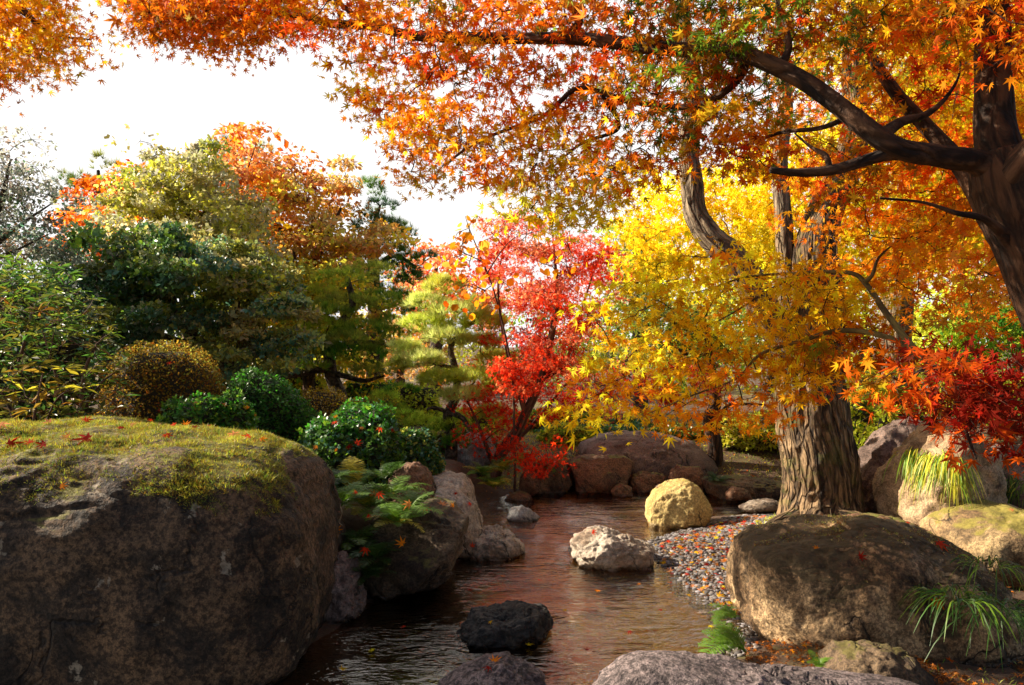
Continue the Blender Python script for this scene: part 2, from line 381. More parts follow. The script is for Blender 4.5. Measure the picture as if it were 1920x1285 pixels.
M_purple = rock_mat('mauve_stone', (0.20, 0.14, 0.12), (0.12, 0.08, 0.065), (0.035, 0.02, 0.015), 0.5, 0.45)

def build_rocks():
    rock('left', 'huge dark brown boulder with a yellow-green moss cap, at the stream\'s left side',
         [(-500, 815), (0, 812), (200, 810), (400, 822), (500, 842), (565, 880), (605, 935), (622, 985), (612, 1030), (628, 1075), (632, 1130), (605, 1195), (545, 1250), (500, 1320), (470, 1400), (-500, 1420)],
         4.2, 0.92, M_big, e=0.46, sub=7, seed=11, rough=0.022, fine=0.008, ridge=0.035)
    rock('knob', 'knobbly brown stone wedged against the right end of the huge mossy boulder',
         [(612, 1052), (640, 1048), (668, 1062), (672, 1085), (662, 1100), (680, 1120), (682, 1150), (660, 1170), (625, 1190), (600, 1190), (600, 1100)],
         4.45, 0.16, M_purple, cat='rock', name='rock', seed=4, rough=0.09, ridge=0.15)
    rock('tall', 'tall blocky brown rock with a flat face, ferns growing over its top, beside the water',
         [(700, 975), (760, 962), (830, 950), (868, 946), (872, 985), (860, 1030), (845, 1075), (810, 1105), (760, 1125), (700, 1130), (665, 1080), (680, 1000)],
         5.0, 0.42, M_block, e=0.6, seed=8, rough=0.05, facets=10, ridge=0.1)
    rock('brown', 'rounded reddish brown rock just under the camellia bush',
         [(742, 880), (775, 868), (800, 880), (815, 915), (815, 960), (780, 990), (735, 985), (728, 920)], 5.6, 0.22, M_brown, name='rock', cat='rock', seed=5, rough=0.07, facets=5)
    rock('paletop', 'pale cream rock with a rounded top, at the back of the left bank cluster',
         [(800, 895), (835, 887), (872, 890), (888, 910), (890, 950), (885, 1010), (830, 1020), (795, 960)], 6.35, 0.28, M_pale, seed=6, name='rock', cat='rock', rough=0.04)
    rock('paleflat', 'pale grey sloping rock with pink fallen leaves on it',
         [(780, 930), (815, 908), (860, 915), (892, 945), (908, 980), (905, 1010), (880, 1050), (800, 1050), (775, 990)], 5.75, 0.30, M_pale, seed=7, name='rock', cat='rock', rough=0.05, facets=5)
    rock('lumpy', 'lumpy cracked tan rock at the water\'s edge below the pale sloping rock',
         [(862, 1010), (885, 992), (930, 985), (955, 1000), (980, 1018), (983, 1032), (960, 1050), (900, 1055), (855, 1050)], 5.8, 0.22, M_pale, seed=9, name='rock', cat='rock', rough=0.08, ridge=0.2)
    rock('dome1', 'small round brown stone standing in the water near the fern bank',
         [(946, 938), (958, 925), (980, 922), (996, 930), (1000, 945), (990, 958), (955, 958)], 7.8, 0.15, M_brown, seed=12, name='stone', cat='stone', sub=5)
    rock('grey1', 'small pale grey angular stone standing in midstream',
         [(950, 970), (958, 955), (985, 946), (1003, 958), (1012, 975), (1000, 990), (960, 990)], 6.9, 0.13, M_grey, seed=13, name='stone', cat='stone', facets=8, sub=5)
    rock('mid', 'cream and brown rock in the middle of the stream with one red leaf on top',
         [(1070, 1035), (1082, 1008), (1105, 995), (1125, 990), (1160, 1003), (1200, 1018), (1225, 1020), (1228, 1040), (1222, 1065), (1150, 1080), (1085, 1070)], 5.55, 0.26, M_pale, seed=16, rough=0.06, facets=6, ridge=0.16)
    rock('yellow', 'upright golden mossy stone at the head of the gravel bar',
         [(1213, 985), (1215, 945), (1232, 920), (1262, 903), (1288, 901), (1308, 915), (1325, 945), (1338, 968), (1330, 990), (1290, 1005), (1220, 1012)], 6.75, 0.24, M_yel, seed=17, rough=0.025, e=0.62, facets=4)
    rock('dark', 'black wet angular rock rising from the foreground stream',
         [(850, 1190), (872, 1155), (925, 1148), (975, 1138), (1030, 1143), (1042, 1158), (1038, 1195), (1020, 1225), (960, 1235), (880, 1225)], 4.15, 0.22, M_dark, seed=23, rough=0.05, facets=14, ridge=0.14, fine=0.012)
    rock('bottom', 'brown granite rock low in the stream with two curled red leaves on it',
         [(820, 1290), (850, 1262), (900, 1245), (950, 1238), (990, 1252), (1020, 1275), (1030, 1320), (940, 1345), (830, 1330)], 3.45, 0.2, M_slab, seed=24, rough=0.05, ridge=0.08)
    rock('slab', 'long low purple-grey granite slab along the near bank of the stream',
         [(1090, 1345), (1105, 1285), (1160, 1245), (1220, 1232), (1300, 1245), (1420, 1262), (1560, 1275), (1700, 1290), (1800, 1310), (1820, 1380), (1400, 1400)], 2.75, 0.2, M_slab, seed=25, rough=0.035, e=0.7, fine=0.012)
    rock('right', 'large golden brown boulder with a dark mossy top in front of the furrowed tree trunk',
         [(1385, 1040), (1400, 1010), (1470, 992), (1560, 985), (1660, 988), (1760, 1010), (1830, 1050), (1870, 1110), (1880, 1200), (1830, 1280), (1700, 1300), (1500, 1285), (1410, 1262), (1390, 1200), (1378, 1110)],
         4.35, 0.62, M_right, e=0.66, sub=7, seed=31, rough=0.03, ridge=0.05, fine=0.007)
    rock('rfoot', 'low brown rock lying against the foot of the large golden brown boulder',
         [(1530, 1262), (1570, 1225), (1640, 1208), (1700, 1222), (1740, 1262), (1745, 1320), (1540, 1320)], 3.5, 0.2, M_block, seed=33, name='rock', cat='rock', rough=0.05)
    rock('rmoss', 'wide tan and moss-green boulder at the right edge, under the hanging grass',
         [(1740, 985), (1780, 955), (1880, 950), (2000, 975), (2080, 1040), (2080, 1130), (1950, 1150), (1830, 1100), (1750, 1050)], 5.2, 0.5, M_mossy, seed=34, rough=0.04, e=0.7)
    rock('rpoint', 'pointed mauve-brown boulder leaning behind the furrowed tree trunk',
         [(1600, 900), (1612, 850), (1650, 810), (1705, 785), (1740, 800), (1745, 860), (1730, 950), (1690, 1000), (1610, 1000)], 6.3, 0.45, M_purple, seed=35, rough=0.05, facets=6)
    rock('rgrass', 'bright tan boulder with a curtain of sunlit grass hanging down its face',
         [(1672, 905), (1700, 850), (1740, 805), (1800, 800), (1850, 850), (1850, 930), (1840, 1000), (1760, 1030), (1680, 1010), (1662, 960)], 5.7, 0.42, M_mossy2, seed=36, rough=0.05, facets=5)
    rock('redge', 'mauve and cream boulder at the right edge of the bank, behind dark grass',
         [(1815, 900), (1840, 850), (1900, 838), (1990, 850), (2080, 900), (2080, 1010), (1880, 1010), (1820, 970)], 5.9, 0.45, M_purple, seed=37, rough=0.05, facets=5)
    rock('root', 'low rusty earth-coloured rock between the tree trunk and the mossy boulder',
         [(1560, 985), (1620, 968), (1700, 978), (1780, 1010), (1800, 1040), (1560, 1040)], 5.35, 0.3, M_brown, seed=38, name='rock', cat='rock', rough=0.05)
    # far side of the pool
    rock('fardome', 'long domed mauve boulder on the far bank, orange sunlight on its shoulder',
         [(1085, 840), (1110, 822), (1170, 814), (1240, 818), (1290, 828), (1330, 860), (1335, 930), (1090, 930)], 9.2, 0.7, M_purple, seed=41, rough=0.035)
    rock('farblock', 'squared rusty brown block rock at the far waterline under the domed boulder',
         [(1065, 870), (1090, 858), (1170, 856), (1188, 870), (1185, 905), (1165, 930), (1070, 928)], 8.35, 0.3, M_brown, seed=42, rough=0.04, facets=8, e=0.6)
    rock('farblock2', 'dark brown rock beside the squared block on its left, partly under ferns',
         [(985, 890), (1010, 872), (1060, 872), (1072, 900), (1060, 935), (990, 935)], 8.3, 0.3, M_block, seed=43, rough=0.05, facets=6, name='rock', cat='rock')
    rock('far3', 'low rusty wedge of rock between the squared block and the cube-shaped rock',
         [(1180, 895), (1205, 885), (1240, 890), (1252, 912), (1245, 930), (1180, 932)], 8.3, 0.2, M_brown, seed=44, rough=0.05, facets=5, name='rock', cat='rock')
    rock('far4', 'cube-shaped rusty rock right behind the upright golden stone',
         [(1256, 885), (1275, 874), (1312, 878), (1322, 900), (1318, 930), (1262, 935)], 8.2, 0.2, M_brown, seed=45, rough=0.04, facets=6, name='rock', cat='rock')
    rock('far5', 'small triangular brown stone at the far waterline',
         [(1145, 922), (1162, 906), (1185, 915), (1186, 932), (1148, 934)], 8.0, 0.12, M_brown, seed=46, name='stone', cat='stone', facets=5, sub=5)
    rock('far6', 'small mauve stone leaning on the left shoulder of the upright golden stone',
         [(1223, 935), (1232, 912), (1248, 906), (1256, 925), (1250, 945), (1226, 945)], 7.4, 0.1, M_purple, seed=47, name='stone', cat='stone', sub=5)
    rock('far7', 'long dark flat rock on the far bank left of the furrowed tree trunk',
         [(1315, 915), (1335, 899), (1400, 895), (1470, 905), (1490, 930), (1470, 945), (1320, 940)], 8.0, 0.35, M_block, seed=48, rough=0.05, facets=6)
    rock('far8', 'small reddish stone in front of the long dark flat rock',
         [(1360, 925), (1378, 912), (1402, 920), (1410, 936), (1362, 938)], 7.6, 0.1, M_brown, seed=49, name='stone', cat='stone', sub=5)
    rock('far9', 'flat tan stone at the upper edge of the gravel bar',
         [(1385, 952), (1405, 942), (1445, 936), (1462, 942), (1458, 955), (1400, 962)], 7.2, 0.13, M_pale, seed=50, name='stone', cat='stone', sub=5)
    rock('shade', 'grey shaded rock behind the ferns at the foot of the red maple',
         [(850, 830), (880, 812), (915, 818), (935, 850), (930, 890), (850, 885)], 8.8, 0.35, M_grey, seed=51, rough=0.05, facets=6)
    rock('farleft', 'small orange-brown rock tucked below the fern bank at the waterline',
         [(975, 900), (985, 880), (1008, 885), (1012, 915), (1000, 930), (972, 925)], 8.0, 0.15, M_brown, seed=52, name='rock', cat='rock', facets=4, sub=5)
    rock('farright', 'dark rounded rock in the shrubs between the two far trunks',
         [(1385, 870), (1420, 850), (1462, 858), (1475, 885), (1460, 900), (1390, 900)], 9.5, 0.35, M_purple, seed=53, rough=0.05)
M_mossy2 = rock_mat('bright_tan_stone', (0.38, 0.27, 0.16), (0.24, 0.15, 0.08), (0.07, 0.04, 0.02), 0.7, 0.45, moss=0.1, moss_col=(0.3, 0.28, 0.05))
build_rocks()

# ---------------------------------------------------------------- vegetation helpers
def norm(a): return a/(np.linalg.norm(a, axis=-1, keepdims=True)+1e-12)
def catmull(pts, rad, sub):
    pts = np.asarray(pts, float); rad = np.asarray(rad, float); n = len(pts)
    if n == 2: t = np.linspace(0, 1, sub+1)[:, None]; return pts[0]*(1-t)+pts[1]*t, rad[0]*(1-t[:, 0])+rad[1]*t[:, 0]
    ext = np.vstack([2*pts[0]-pts[1], pts, 2*pts[-1]-pts[-2]]); out, ro = [], []
    for i in range(n-1):
        p0, p1, p2, p3 = ext[i:i+4]
        for t in np.linspace(0, 1, sub, endpoint=False):
            out.append(0.5*((2*p1)+(-p0+p2)*t+(2*p0-5*p1+4*p2-p3)*t*t+(-p0+3*p1-3*p2+p3)*t**3)); ro.append(rad[i]*(1-t)+rad[i+1]*t)
    out.append(pts[-1]); ro.append(rad[-1]); return np.array(out), np.array(ro)
def tube(pts, rad, seg=14, sub=8, wob=0.06, seed=0, ridge=0.0, wander=0.0):
    """tapered limb along a path: verts, quads, caps, bark coordinates"""
    c, r = catmull(pts, rad, sub); n = len(c)
    if wander: 
        q = c*3.1+seed; c = c+np.stack([vnoise(q, seed), vnoise(q, seed+1), vnoise(q, seed+2)], 1)*wander*r[:, None]*sstep(0, .15, np.linspace(0, 1, n))[:, None]
    tan = norm(np.gradient(c, axis=0)); L = np.concatenate([[0], np.cumsum(np.linalg.norm(np.diff(c, axis=0), axis=1))])
    up = np.array([0, 1.0, 0]) if abs(tan[0][1]) < 0.8 else np.array([1.0, 0, 0])
    N = np.zeros_like(c); N[0] = norm(np.cross(tan[0], up))
    for i in range(1, n): N[i] = norm(N[i-1]-tan[i]*np.dot(N[i-1], tan[i]))
    B = np.cross(tan, N); a = np.arange(seg)*2*pi/seg
    ca, sa = np.cos(a), np.sin(a)
    bk = np.stack([np.outer(r*0+1, ca)*r.mean(), np.outer(r*0+1, sa)*r.mean(), np.outer(L, a*0+1)], -1).reshape(-1, 3)+seed*1.7
    q = bk*np.array([9, 9, 2.5])
    k_ = 1+wob*fbm(q, seed, 3)
    if ridge: k_ = k_+ridge*(1-2*np.abs(vnoise(bk*np.array([32, 32, 6.5])+fbm(bk*5, seed, 2)[:, None]*0.5, seed+4)))
    rr = (np.repeat(r, seg)*k_)
    v = np.repeat(c, seg, 0)+(N[:, None]*ca[None, :, None]+B[:, None]*sa[None, :, None]).reshape(-1, 3)*rr[:, None]
    i0 = np.arange(n-1)[:, None]*seg; j = np.arange(seg)[None]; j2 = (j+1) % seg
    f = np.stack([i0+j, i0+j2, i0+seg+j2, i0+seg+j], -1).reshape(-1, 4)
    v = np.vstack([v, c[-1:]+tan[-1:]*r[-1]*0.6]); bk = np.vstack([bk, bk[-1:]])
    cap = np.stack([(n-1)*seg+j[0], (n-1)*seg+j2[0], np.full(seg, len(v)-1)], -1)
    return v, f, cap, bk, c, r
def thin_tubes(paths, r0, r1):
    """paths (N,K,3): many thin three-sided twigs in one go"""
    N_, K, _ = paths.shape
    tan = norm(np.gradient(paths, axis=1)); ref = np.where(np.abs(tan[..., 2:3]) > 0.8, np.array([1.0, 0, 0]), np.array([0, 0, 1.0]))
    A = norm(np.cross(tan, ref)); B = np.cross(tan, A)
    r = np.linspace(1, 0, K)[None, :]*np.asarray(r0).reshape(-1, 1)+np.linspace(0, 1, K)[None, :]*np.asarray(r1).reshape(-1, 1)
    an = np.arange(3)*2*pi/3
    v = paths[:, :, None]+(A[:, :, None]*np.cos(an)[None, None, :, None]+B[:, :, None]*np.sin(an)[None, None, :, None])*r[:, :, None, None]
    v = v.reshape(-1, 3); b0 = (np.arange(N_)[:, None]*K+np.arange(K-1)[None])[..., None]*3
    j = np.arange(3)[None, None]; j2 = (j+1) % 3
    f = np.stack([b0+j, b0+j2, b0+3+j2, b0+3+j], -1).reshape(-1, 4)
    return v, f

def tmpl_maple(lobes=7, slim=1.0):
    if lobes == 7: ang = [-128, -84, -41, 0, 41, 84, 128]; ln = [0.42, 0.74, 0.94, 1.0, 0.94, 0.74, 0.42]
    else: ang = [-100, -50, 0, 50, 100]; ln = [0.62, 0.9, 1.0, 0.9, 0.62]
    v = [(0, 0, 0)]; fs = []
    def pt(a, r): return (r*sin(radians(a)), r*cos(radians(a)), -0.16*r*r)
    n = len(ang)
    val = [ang[0]-26]+[(ang[i]+ang[i+1])/2 for i in range(n-1)]+[ang[-1]+26]
    vi = []
    for i, a in enumerate(val): vi.append(len(v)); v.append(pt(a, 0.27 if 0 < i < n else 0.16))
    for i in range(n):
        b_ = len(v); w = 9.5*slim
        v += [pt(ang[i]-w, ln[i]*0.55), pt(ang[i], ln[i]), pt(ang[i]+w, ln[i]*0.55)]
        fs.append([0, vi[i], b_, b_+1, b_+2, vi[i+1]])
    return np.array(v), np.array(fs)
def tmpl_star():
    v = [(0, 0, 0)]; fs = []; ang = [-105, -52, 0, 52, 105]; ln = [.65, .92, 1, .92, .65]
    for i, a in enumerate([-135, -78, -26, 26, 78, 135]): v.append((0.3*sin(radians(a)), 0.3*cos(radians(a)), 0))
    for i in range(5):
        v.append((ln[i]*sin(radians(ang[i])), ln[i]*cos(radians(ang[i])), -.15)); fs.append([0, i+1, len(v)-1, i+2])
    return np.array(v), np.array(fs)
def tmpl_oval(w=0.45, fold=0.14):
    v = [(0, 0, 0), (0, 0.5, 0), (0, 1, -0.06), (-w, 0.35, fold), (-w*0.75, 0.72, fold*0.8), (w, 0.35, fold), (w*0.75, 0.72, fold*0.8)]
    return np.array(v), np.array([[0, 1, 4, 3], [1, 2, 4, 4], [0, 5, 6, 1], [1, 6, 2, 2]])
def tmpl_round():
    v = [(0, 0, 0), (-.45, .3, .05), (-.42, .75, .03), (0, 1.02, -.03), (.42, .75, .03), (.45, .3, .05)]
    return np.array(v), np.array([[0, 5, 4, 3], [0, 3, 2, 1]])
def tmpl_rhomb(w=0.3):
    return np.array([(0, 0, 0), (-w, .5, .08), (0, 1, 0), (w, .5, .08)]), np.array([[0, 2, 1], [0, 3, 2]])
def tmpl_tuft(n=14, seed=1, w=0.022, spread=1.0):
    rg = np.random.default_rng(seed); v = []; f = []
    for i in range(n):
        a = rg.uniform(0, 2*pi); t = rg.uniform(0.1, 1.15)*spread; L = rg.uniform(.75, 1.05)
        d = np.array([sin(t)*cos(a), sin(t)*sin(a), cos(t)]); s = norm(np.cross(d, rg.normal(size=3)))*w
        b_ = len(v); v += [-s*0.8, s*0.8, d*L]; f.append([b_, b_+1, b_+2])
    return np.array(v), np.array(f)
T_M7 = tmpl_maple(7); T_ST = tmpl_star(); T_RH = tmpl_rhomb(); T_RH2 = tmpl_rhomb(.18); T_RD = tmpl_round(); T_TUFT = tmpl_tuft(22, 3, .03)
_ov = tmpl_oval(); T_OV = (_ov[0], np.array([[0, 1, 4, 3], [0, 5, 6, 1]])); T_OVT = np.array([[1, 2, 4], [1, 6, 2]])

def place(tm, pos, nrm, tip, size, cols, name, mat, parent=None, origin=None, kind=None):
    """lay copies of one leaf outline as a single foliage mesh"""
    tv, tf = tm; N_ = len(pos)
    nrm = norm(nrm); tip = norm(tip-nrm*np.sum(tip*nrm, 1, keepdims=True)); sd = np.cross(tip, nrm)
    M = np.stack([sd, tip, nrm], 1)*np.asarray(size).reshape(-1, 1, 1)
    rr_ = np.random.default_rng(N_+len(tv)); lo = np.repeat(tv[None], N_, 0)
    if 8 < len(tv) < 40 and np.abs(tv[:, 2]).max() < .5: lo = lo*np.stack([rr_.uniform(.72, 1.12, N_), rr_.uniform(.85, 1.1, N_), rr_.normal(1.3, 1.7, N_)], 1)[:, None]; lo[:, :, 2] += np.abs(lo[:, :, 0])*rr_.normal(0, .35, N_)[:, None]; lo[:, :, 0] += lo[:, :, 1]**2*rr_.normal(0, .12, N_)[:, None]
    v = np.einsum('nkj,njc->nkc', lo, M)+pos[:, None]
    f = (tf[None]+(np.arange(N_)*len(tv))[:, None, None]).reshape(-1, tf.shape[1])
    c = np.repeat(cols, len(tv), 0)
    o = mesh(name, v.reshape(-1, 3), f, mat, parent, cols=c, smooth=False, origin=origin)
    if kind: o['kind'] = kind
    return o

C = dict(  # real leaf colours (linear)
    orange=(0.90, 0.27, 0.010), dorange=(0.78, 0.13, 0.006), gold=(0.94, 0.54, 0.012), yellow=(0.94, 0.76, 0.02), lemon=(0.92, 0.90, 0.08),
    red=(0.70, 0.045, 0.008), crimson=(0.36, 0.016, 0.007), scarlet=(0.85, 0.06, 0.02), pink=(0.86, 0.24, 0.15), green=(0.16, 0.28, 0.02), dgreen=(0.05, 0.11, 0.02),
    olive=(0.34, 0.34, 0.05), lime=(0.52, 0.62, 0.05), bgreen=(0.09, 0.21, 0.13), grey=(0.45, 0.44, 0.36), brown=(0.22, 0.08, 0.02), rust=(0.70, 0.26, 0.06),
    purple=(0.16, 0.035, 0.04), ygreen=(0.58, 0.54, 0.04), salmon=(0.86, 0.34, 0.14), tan=(0.62, 0.47, 0.17), vgreen=(0.05, 0.22, 0.015), pgreen=(0.62, 0.68, 0.20), maroon=(0.14, 0.02, 0.008))
def pick(rg, pal, n):
    """pal: {name: weight}"""
    ks = list(pal); w = np.array([pal[q] for q in ks], float); w /= w.sum()
    return np.array([C[q] for q in ks])[rg.choice(len(ks), n, p=w)]
def in_poly(px, py, poly): return poly_sd(px, py, np.array(poly, float)) < 0
def scatter_px(rg, poly, n, d, jit):
    """n random points whose directions fill an outline, at the given distances"""
    poly = np.array(poly, float); lo, hi = poly.min(0), poly.max(0); out = []
    while len(out) < n:
        q = rg.uniform(lo, hi, (n*3, 2)); q = q[in_poly(q[:, 0], q[:, 1], poly)]; out += list(q)
    q = np.array(out[:n]); dd = (d(q[:, 0], q[:, 1]) if callable(d) else np.full(n, float(d)))+rg.uniform(-jit, jit, n)
    return np.stack([(q[:, 0]-960)/F*dd, dd, EYE-(q[:, 1]-650)/F*dd], 1), q
def spread_px(rg, poly, n, d, jit):
    """like scatter_px but evenly spread"""
    p, q = scatter_px(rg, poly, n*5, d, jit); keep = [0]; md = ((q[:, None]-q[None])**2).sum(-1)**.5
    dmin = md[0].copy()
    while len(keep) < n:
        i = int(np.argmax(dmin*rg.uniform(.6, 1, len(dmin)))); keep.append(i); dmin = np.minimum(dmin, md[i])
    return p[keep], q[keep]

def grow_twigs(skel, skr, centers, name, mat, parent, r_end=0.0022, rmax=0.012, sag=0.04, seed=1, maxlen=9.0, offs=None):
    """join every spray to the nearest wood already there"""
    rg = np.random.default_rng(seed)
    sk = np.array(skel); cc = np.array(centers); order = []
    dist = np.full(len(cc), 1e9); near = np.zeros(len(cc), int)
    for i in range(0, len(cc)):
        dd = ((sk-cc[i])**2).sum(1); near[i] = dd.argmin(); dist[i] = dd.min()
    alive = np.ones(len(cc), bool); paths = []; r0 = []
    pts = [sk]; cnt = len(sk)
    allp = sk
    while alive.any():
        idx = np.where(alive)[0]; i = idx[dist[idx].argmin()]; alive[i] = False
        if dist[i] > maxlen**2: continue
        a = allp[near[i]]; b_ = cc[i]; L = np.linalg.norm(b_-a); t = np.linspace(0, 1, 7)[:, None]
        mid = rg.normal(size=3)*L*0.10; mid[2] += L*sag*2
        path = a*(1-t)+b_*t+mid*(4*t*(1-t))+rg.normal(size=(7, 3))*0.02*L*np.sin(t*pi)
        paths.append(path); r0.append(min(rmax, r_end+0.006*L+0.001))
        new = path[2:]; allp = np.vstack([allp, new])
        d2 = ((cc[:, None]-new[None])**2).sum(-1); j = d2.argmin(1); m_ = d2.min(1)
        up = m_ < dist; near[up] = cnt+j[up]; dist[up] = m_[up]; cnt += len(new)
    v, f = thin_tubes(np.array(paths), np.array(r0), np.full(len(paths), r_end))
    o = mesh(name, v, f, mat, parent, vecs=v-v.min(0))
    return o

def spray_leaves(rg, centers, per, R, flat, size, pal_fn, tm, name, mat, parent, kindflat=0.6, droop=0.5, shell=0.0, outv=None, cvar=0.22, sizevar=0.25, twig=None, own_var=0.35):
    n = len(centers); per = np.broadcast_to(per, n); idx = np.repeat(np.arange(n), per); N_ = len(idx)
    u = norm(rg.normal(size=(N_, 3))); rad = rg.random(N_)**(1/2.2)
    if shell: rad = 1-(1-rad)*(1-shell)
    Rn = np.broadcast_to(R, n)[idx]*np.repeat(np.exp(rg.normal(size=n)*.28), per)
    off = u*rad[:, None]*Rn[:, None]; off[:, 2] *= flat
    off[:, 2] -= 0.18*np.hypot(off[:, 0], off[:, 1])**2/np.maximum(Rn, 1e-3)
    pos = centers[idx]+off
    outd = norm(off*np.array([1, 1, .3])+1e-6)
    nrm = norm(rg.normal(size=(N_, 3))*(1-kindflat)+np.array([0, 0, 1.0])*kindflat+outd*0.25)
    tip = outd*0.8+rg.normal(size=(N_, 3))*0.5+np.array([0, 0, -droop])
    pal = pal_fn(rg, centers, n)
    cols = pal[idx]*(1-own_var)+pal_fn(rg, pos, N_)*own_var if own_var < 1 else pal_fn(rg, pos, N_)
    cols = np.clip(cols*np.exp(rg.normal(size=(N_, 1))*cvar)*np.exp(rg.normal(size=(n, 1))*cvar*0.8)[idx], 0.003, 0.95)
    sz = np.broadcast_to(size, N_)*np.exp(rg.normal(size=N_)*sizevar)
    o = place(tm, pos, nrm, tip, sz, cols, name, mat, parent)
    if twig is not None:
        k_ = twig['n']; c2 = np.repeat(centers, k_, 0); Rk = np.repeat(np.broadcast_to(R, n), k_)
        d_ = norm(rg.normal(size=(len(c2), 3))*np.array([1, 1, flat*1.2])); t = np.linspace(0, 1, 4)[None, :, None]
        e_ = d_*Rk[:, None]*rg.uniform(.6, 1.05, (len(c2), 1)); e_[:, 2] -= 0.12*Rk
        paths = c2[:, None]+e_[:, None]*t+rg.normal(size=(len(c2), 4, 3))*0.03*Rk[:, None, None]*np.sin(t*pi)
        v, f = thin_tubes(paths, np.full(len(c2), twig['r']), np.full(len(c2), twig['r']*0.4))
        mesh('twiglets', v, f, twig['mat'], parent, vecs=v-v.min(0))
    return o

class Tree:
    def __init__(s, name, label, cat, base, group=None):
        s.e = empty(name, base, label, cat, group); s.skel = []; s.n = 0
    def limb(s, name, pts, rad, mat, seg=14, sub=8, seed=1, ridge=0.0, wander=0.25, wob=0.08, parent=None):
        v, f, cap, bk, c, r = tube(pts, rad, seg, sub, wob, seed, ridge, wander)
        o = mesh(name, v, [f, cap], mat, parent or s.e, vecs=bk); s.skel.append(c[::2]); return o
def pxpath(lst, d=None):
    """[(px, py, dist, radius)] -> points, radii"""
    return [P(a, b_, c) for a, b_, c, r in lst], [r for a, b_, c, r in lst]
def flatpal(pal): return lambda rg, c, n: pick(rg, pal, n)
def to_px(c): return np.stack([960+F*c[:, 0]/c[:, 1], 650-F*(c[:, 2]-EYE)/c[:, 1]], 1)
def zonepal(zones, sharp=3.0):
    """zones: [(px, py, radius, palette)] -> colour of foliage by where on the tree it hangs"""
    zc = np.array([(a, b_) for a, b_, r, p in zones], float); zr = np.array([r for a, b_, r, p in zones], float)
    def fn(rg, c, n):
        q = to_px(np.asarray(c)); w = np.exp(-(((q[:, None]-zc[None])**2).sum(-1)/(zr**2))*0.7)+1e-7
        w /= w.sum(1, keepdims=True); cum = w.cumsum(1); z = (rg.random((n, 1)) > cum).sum(1).clip(0, len(zones)-1)
        out = np.zeros((n, 3))
        for i in range(len(zones)):
            m_ = z == i
            if m_.any(): out[m_] = pick(rg, zones[i][3], int(m_.sum()))
        return out
    return fn

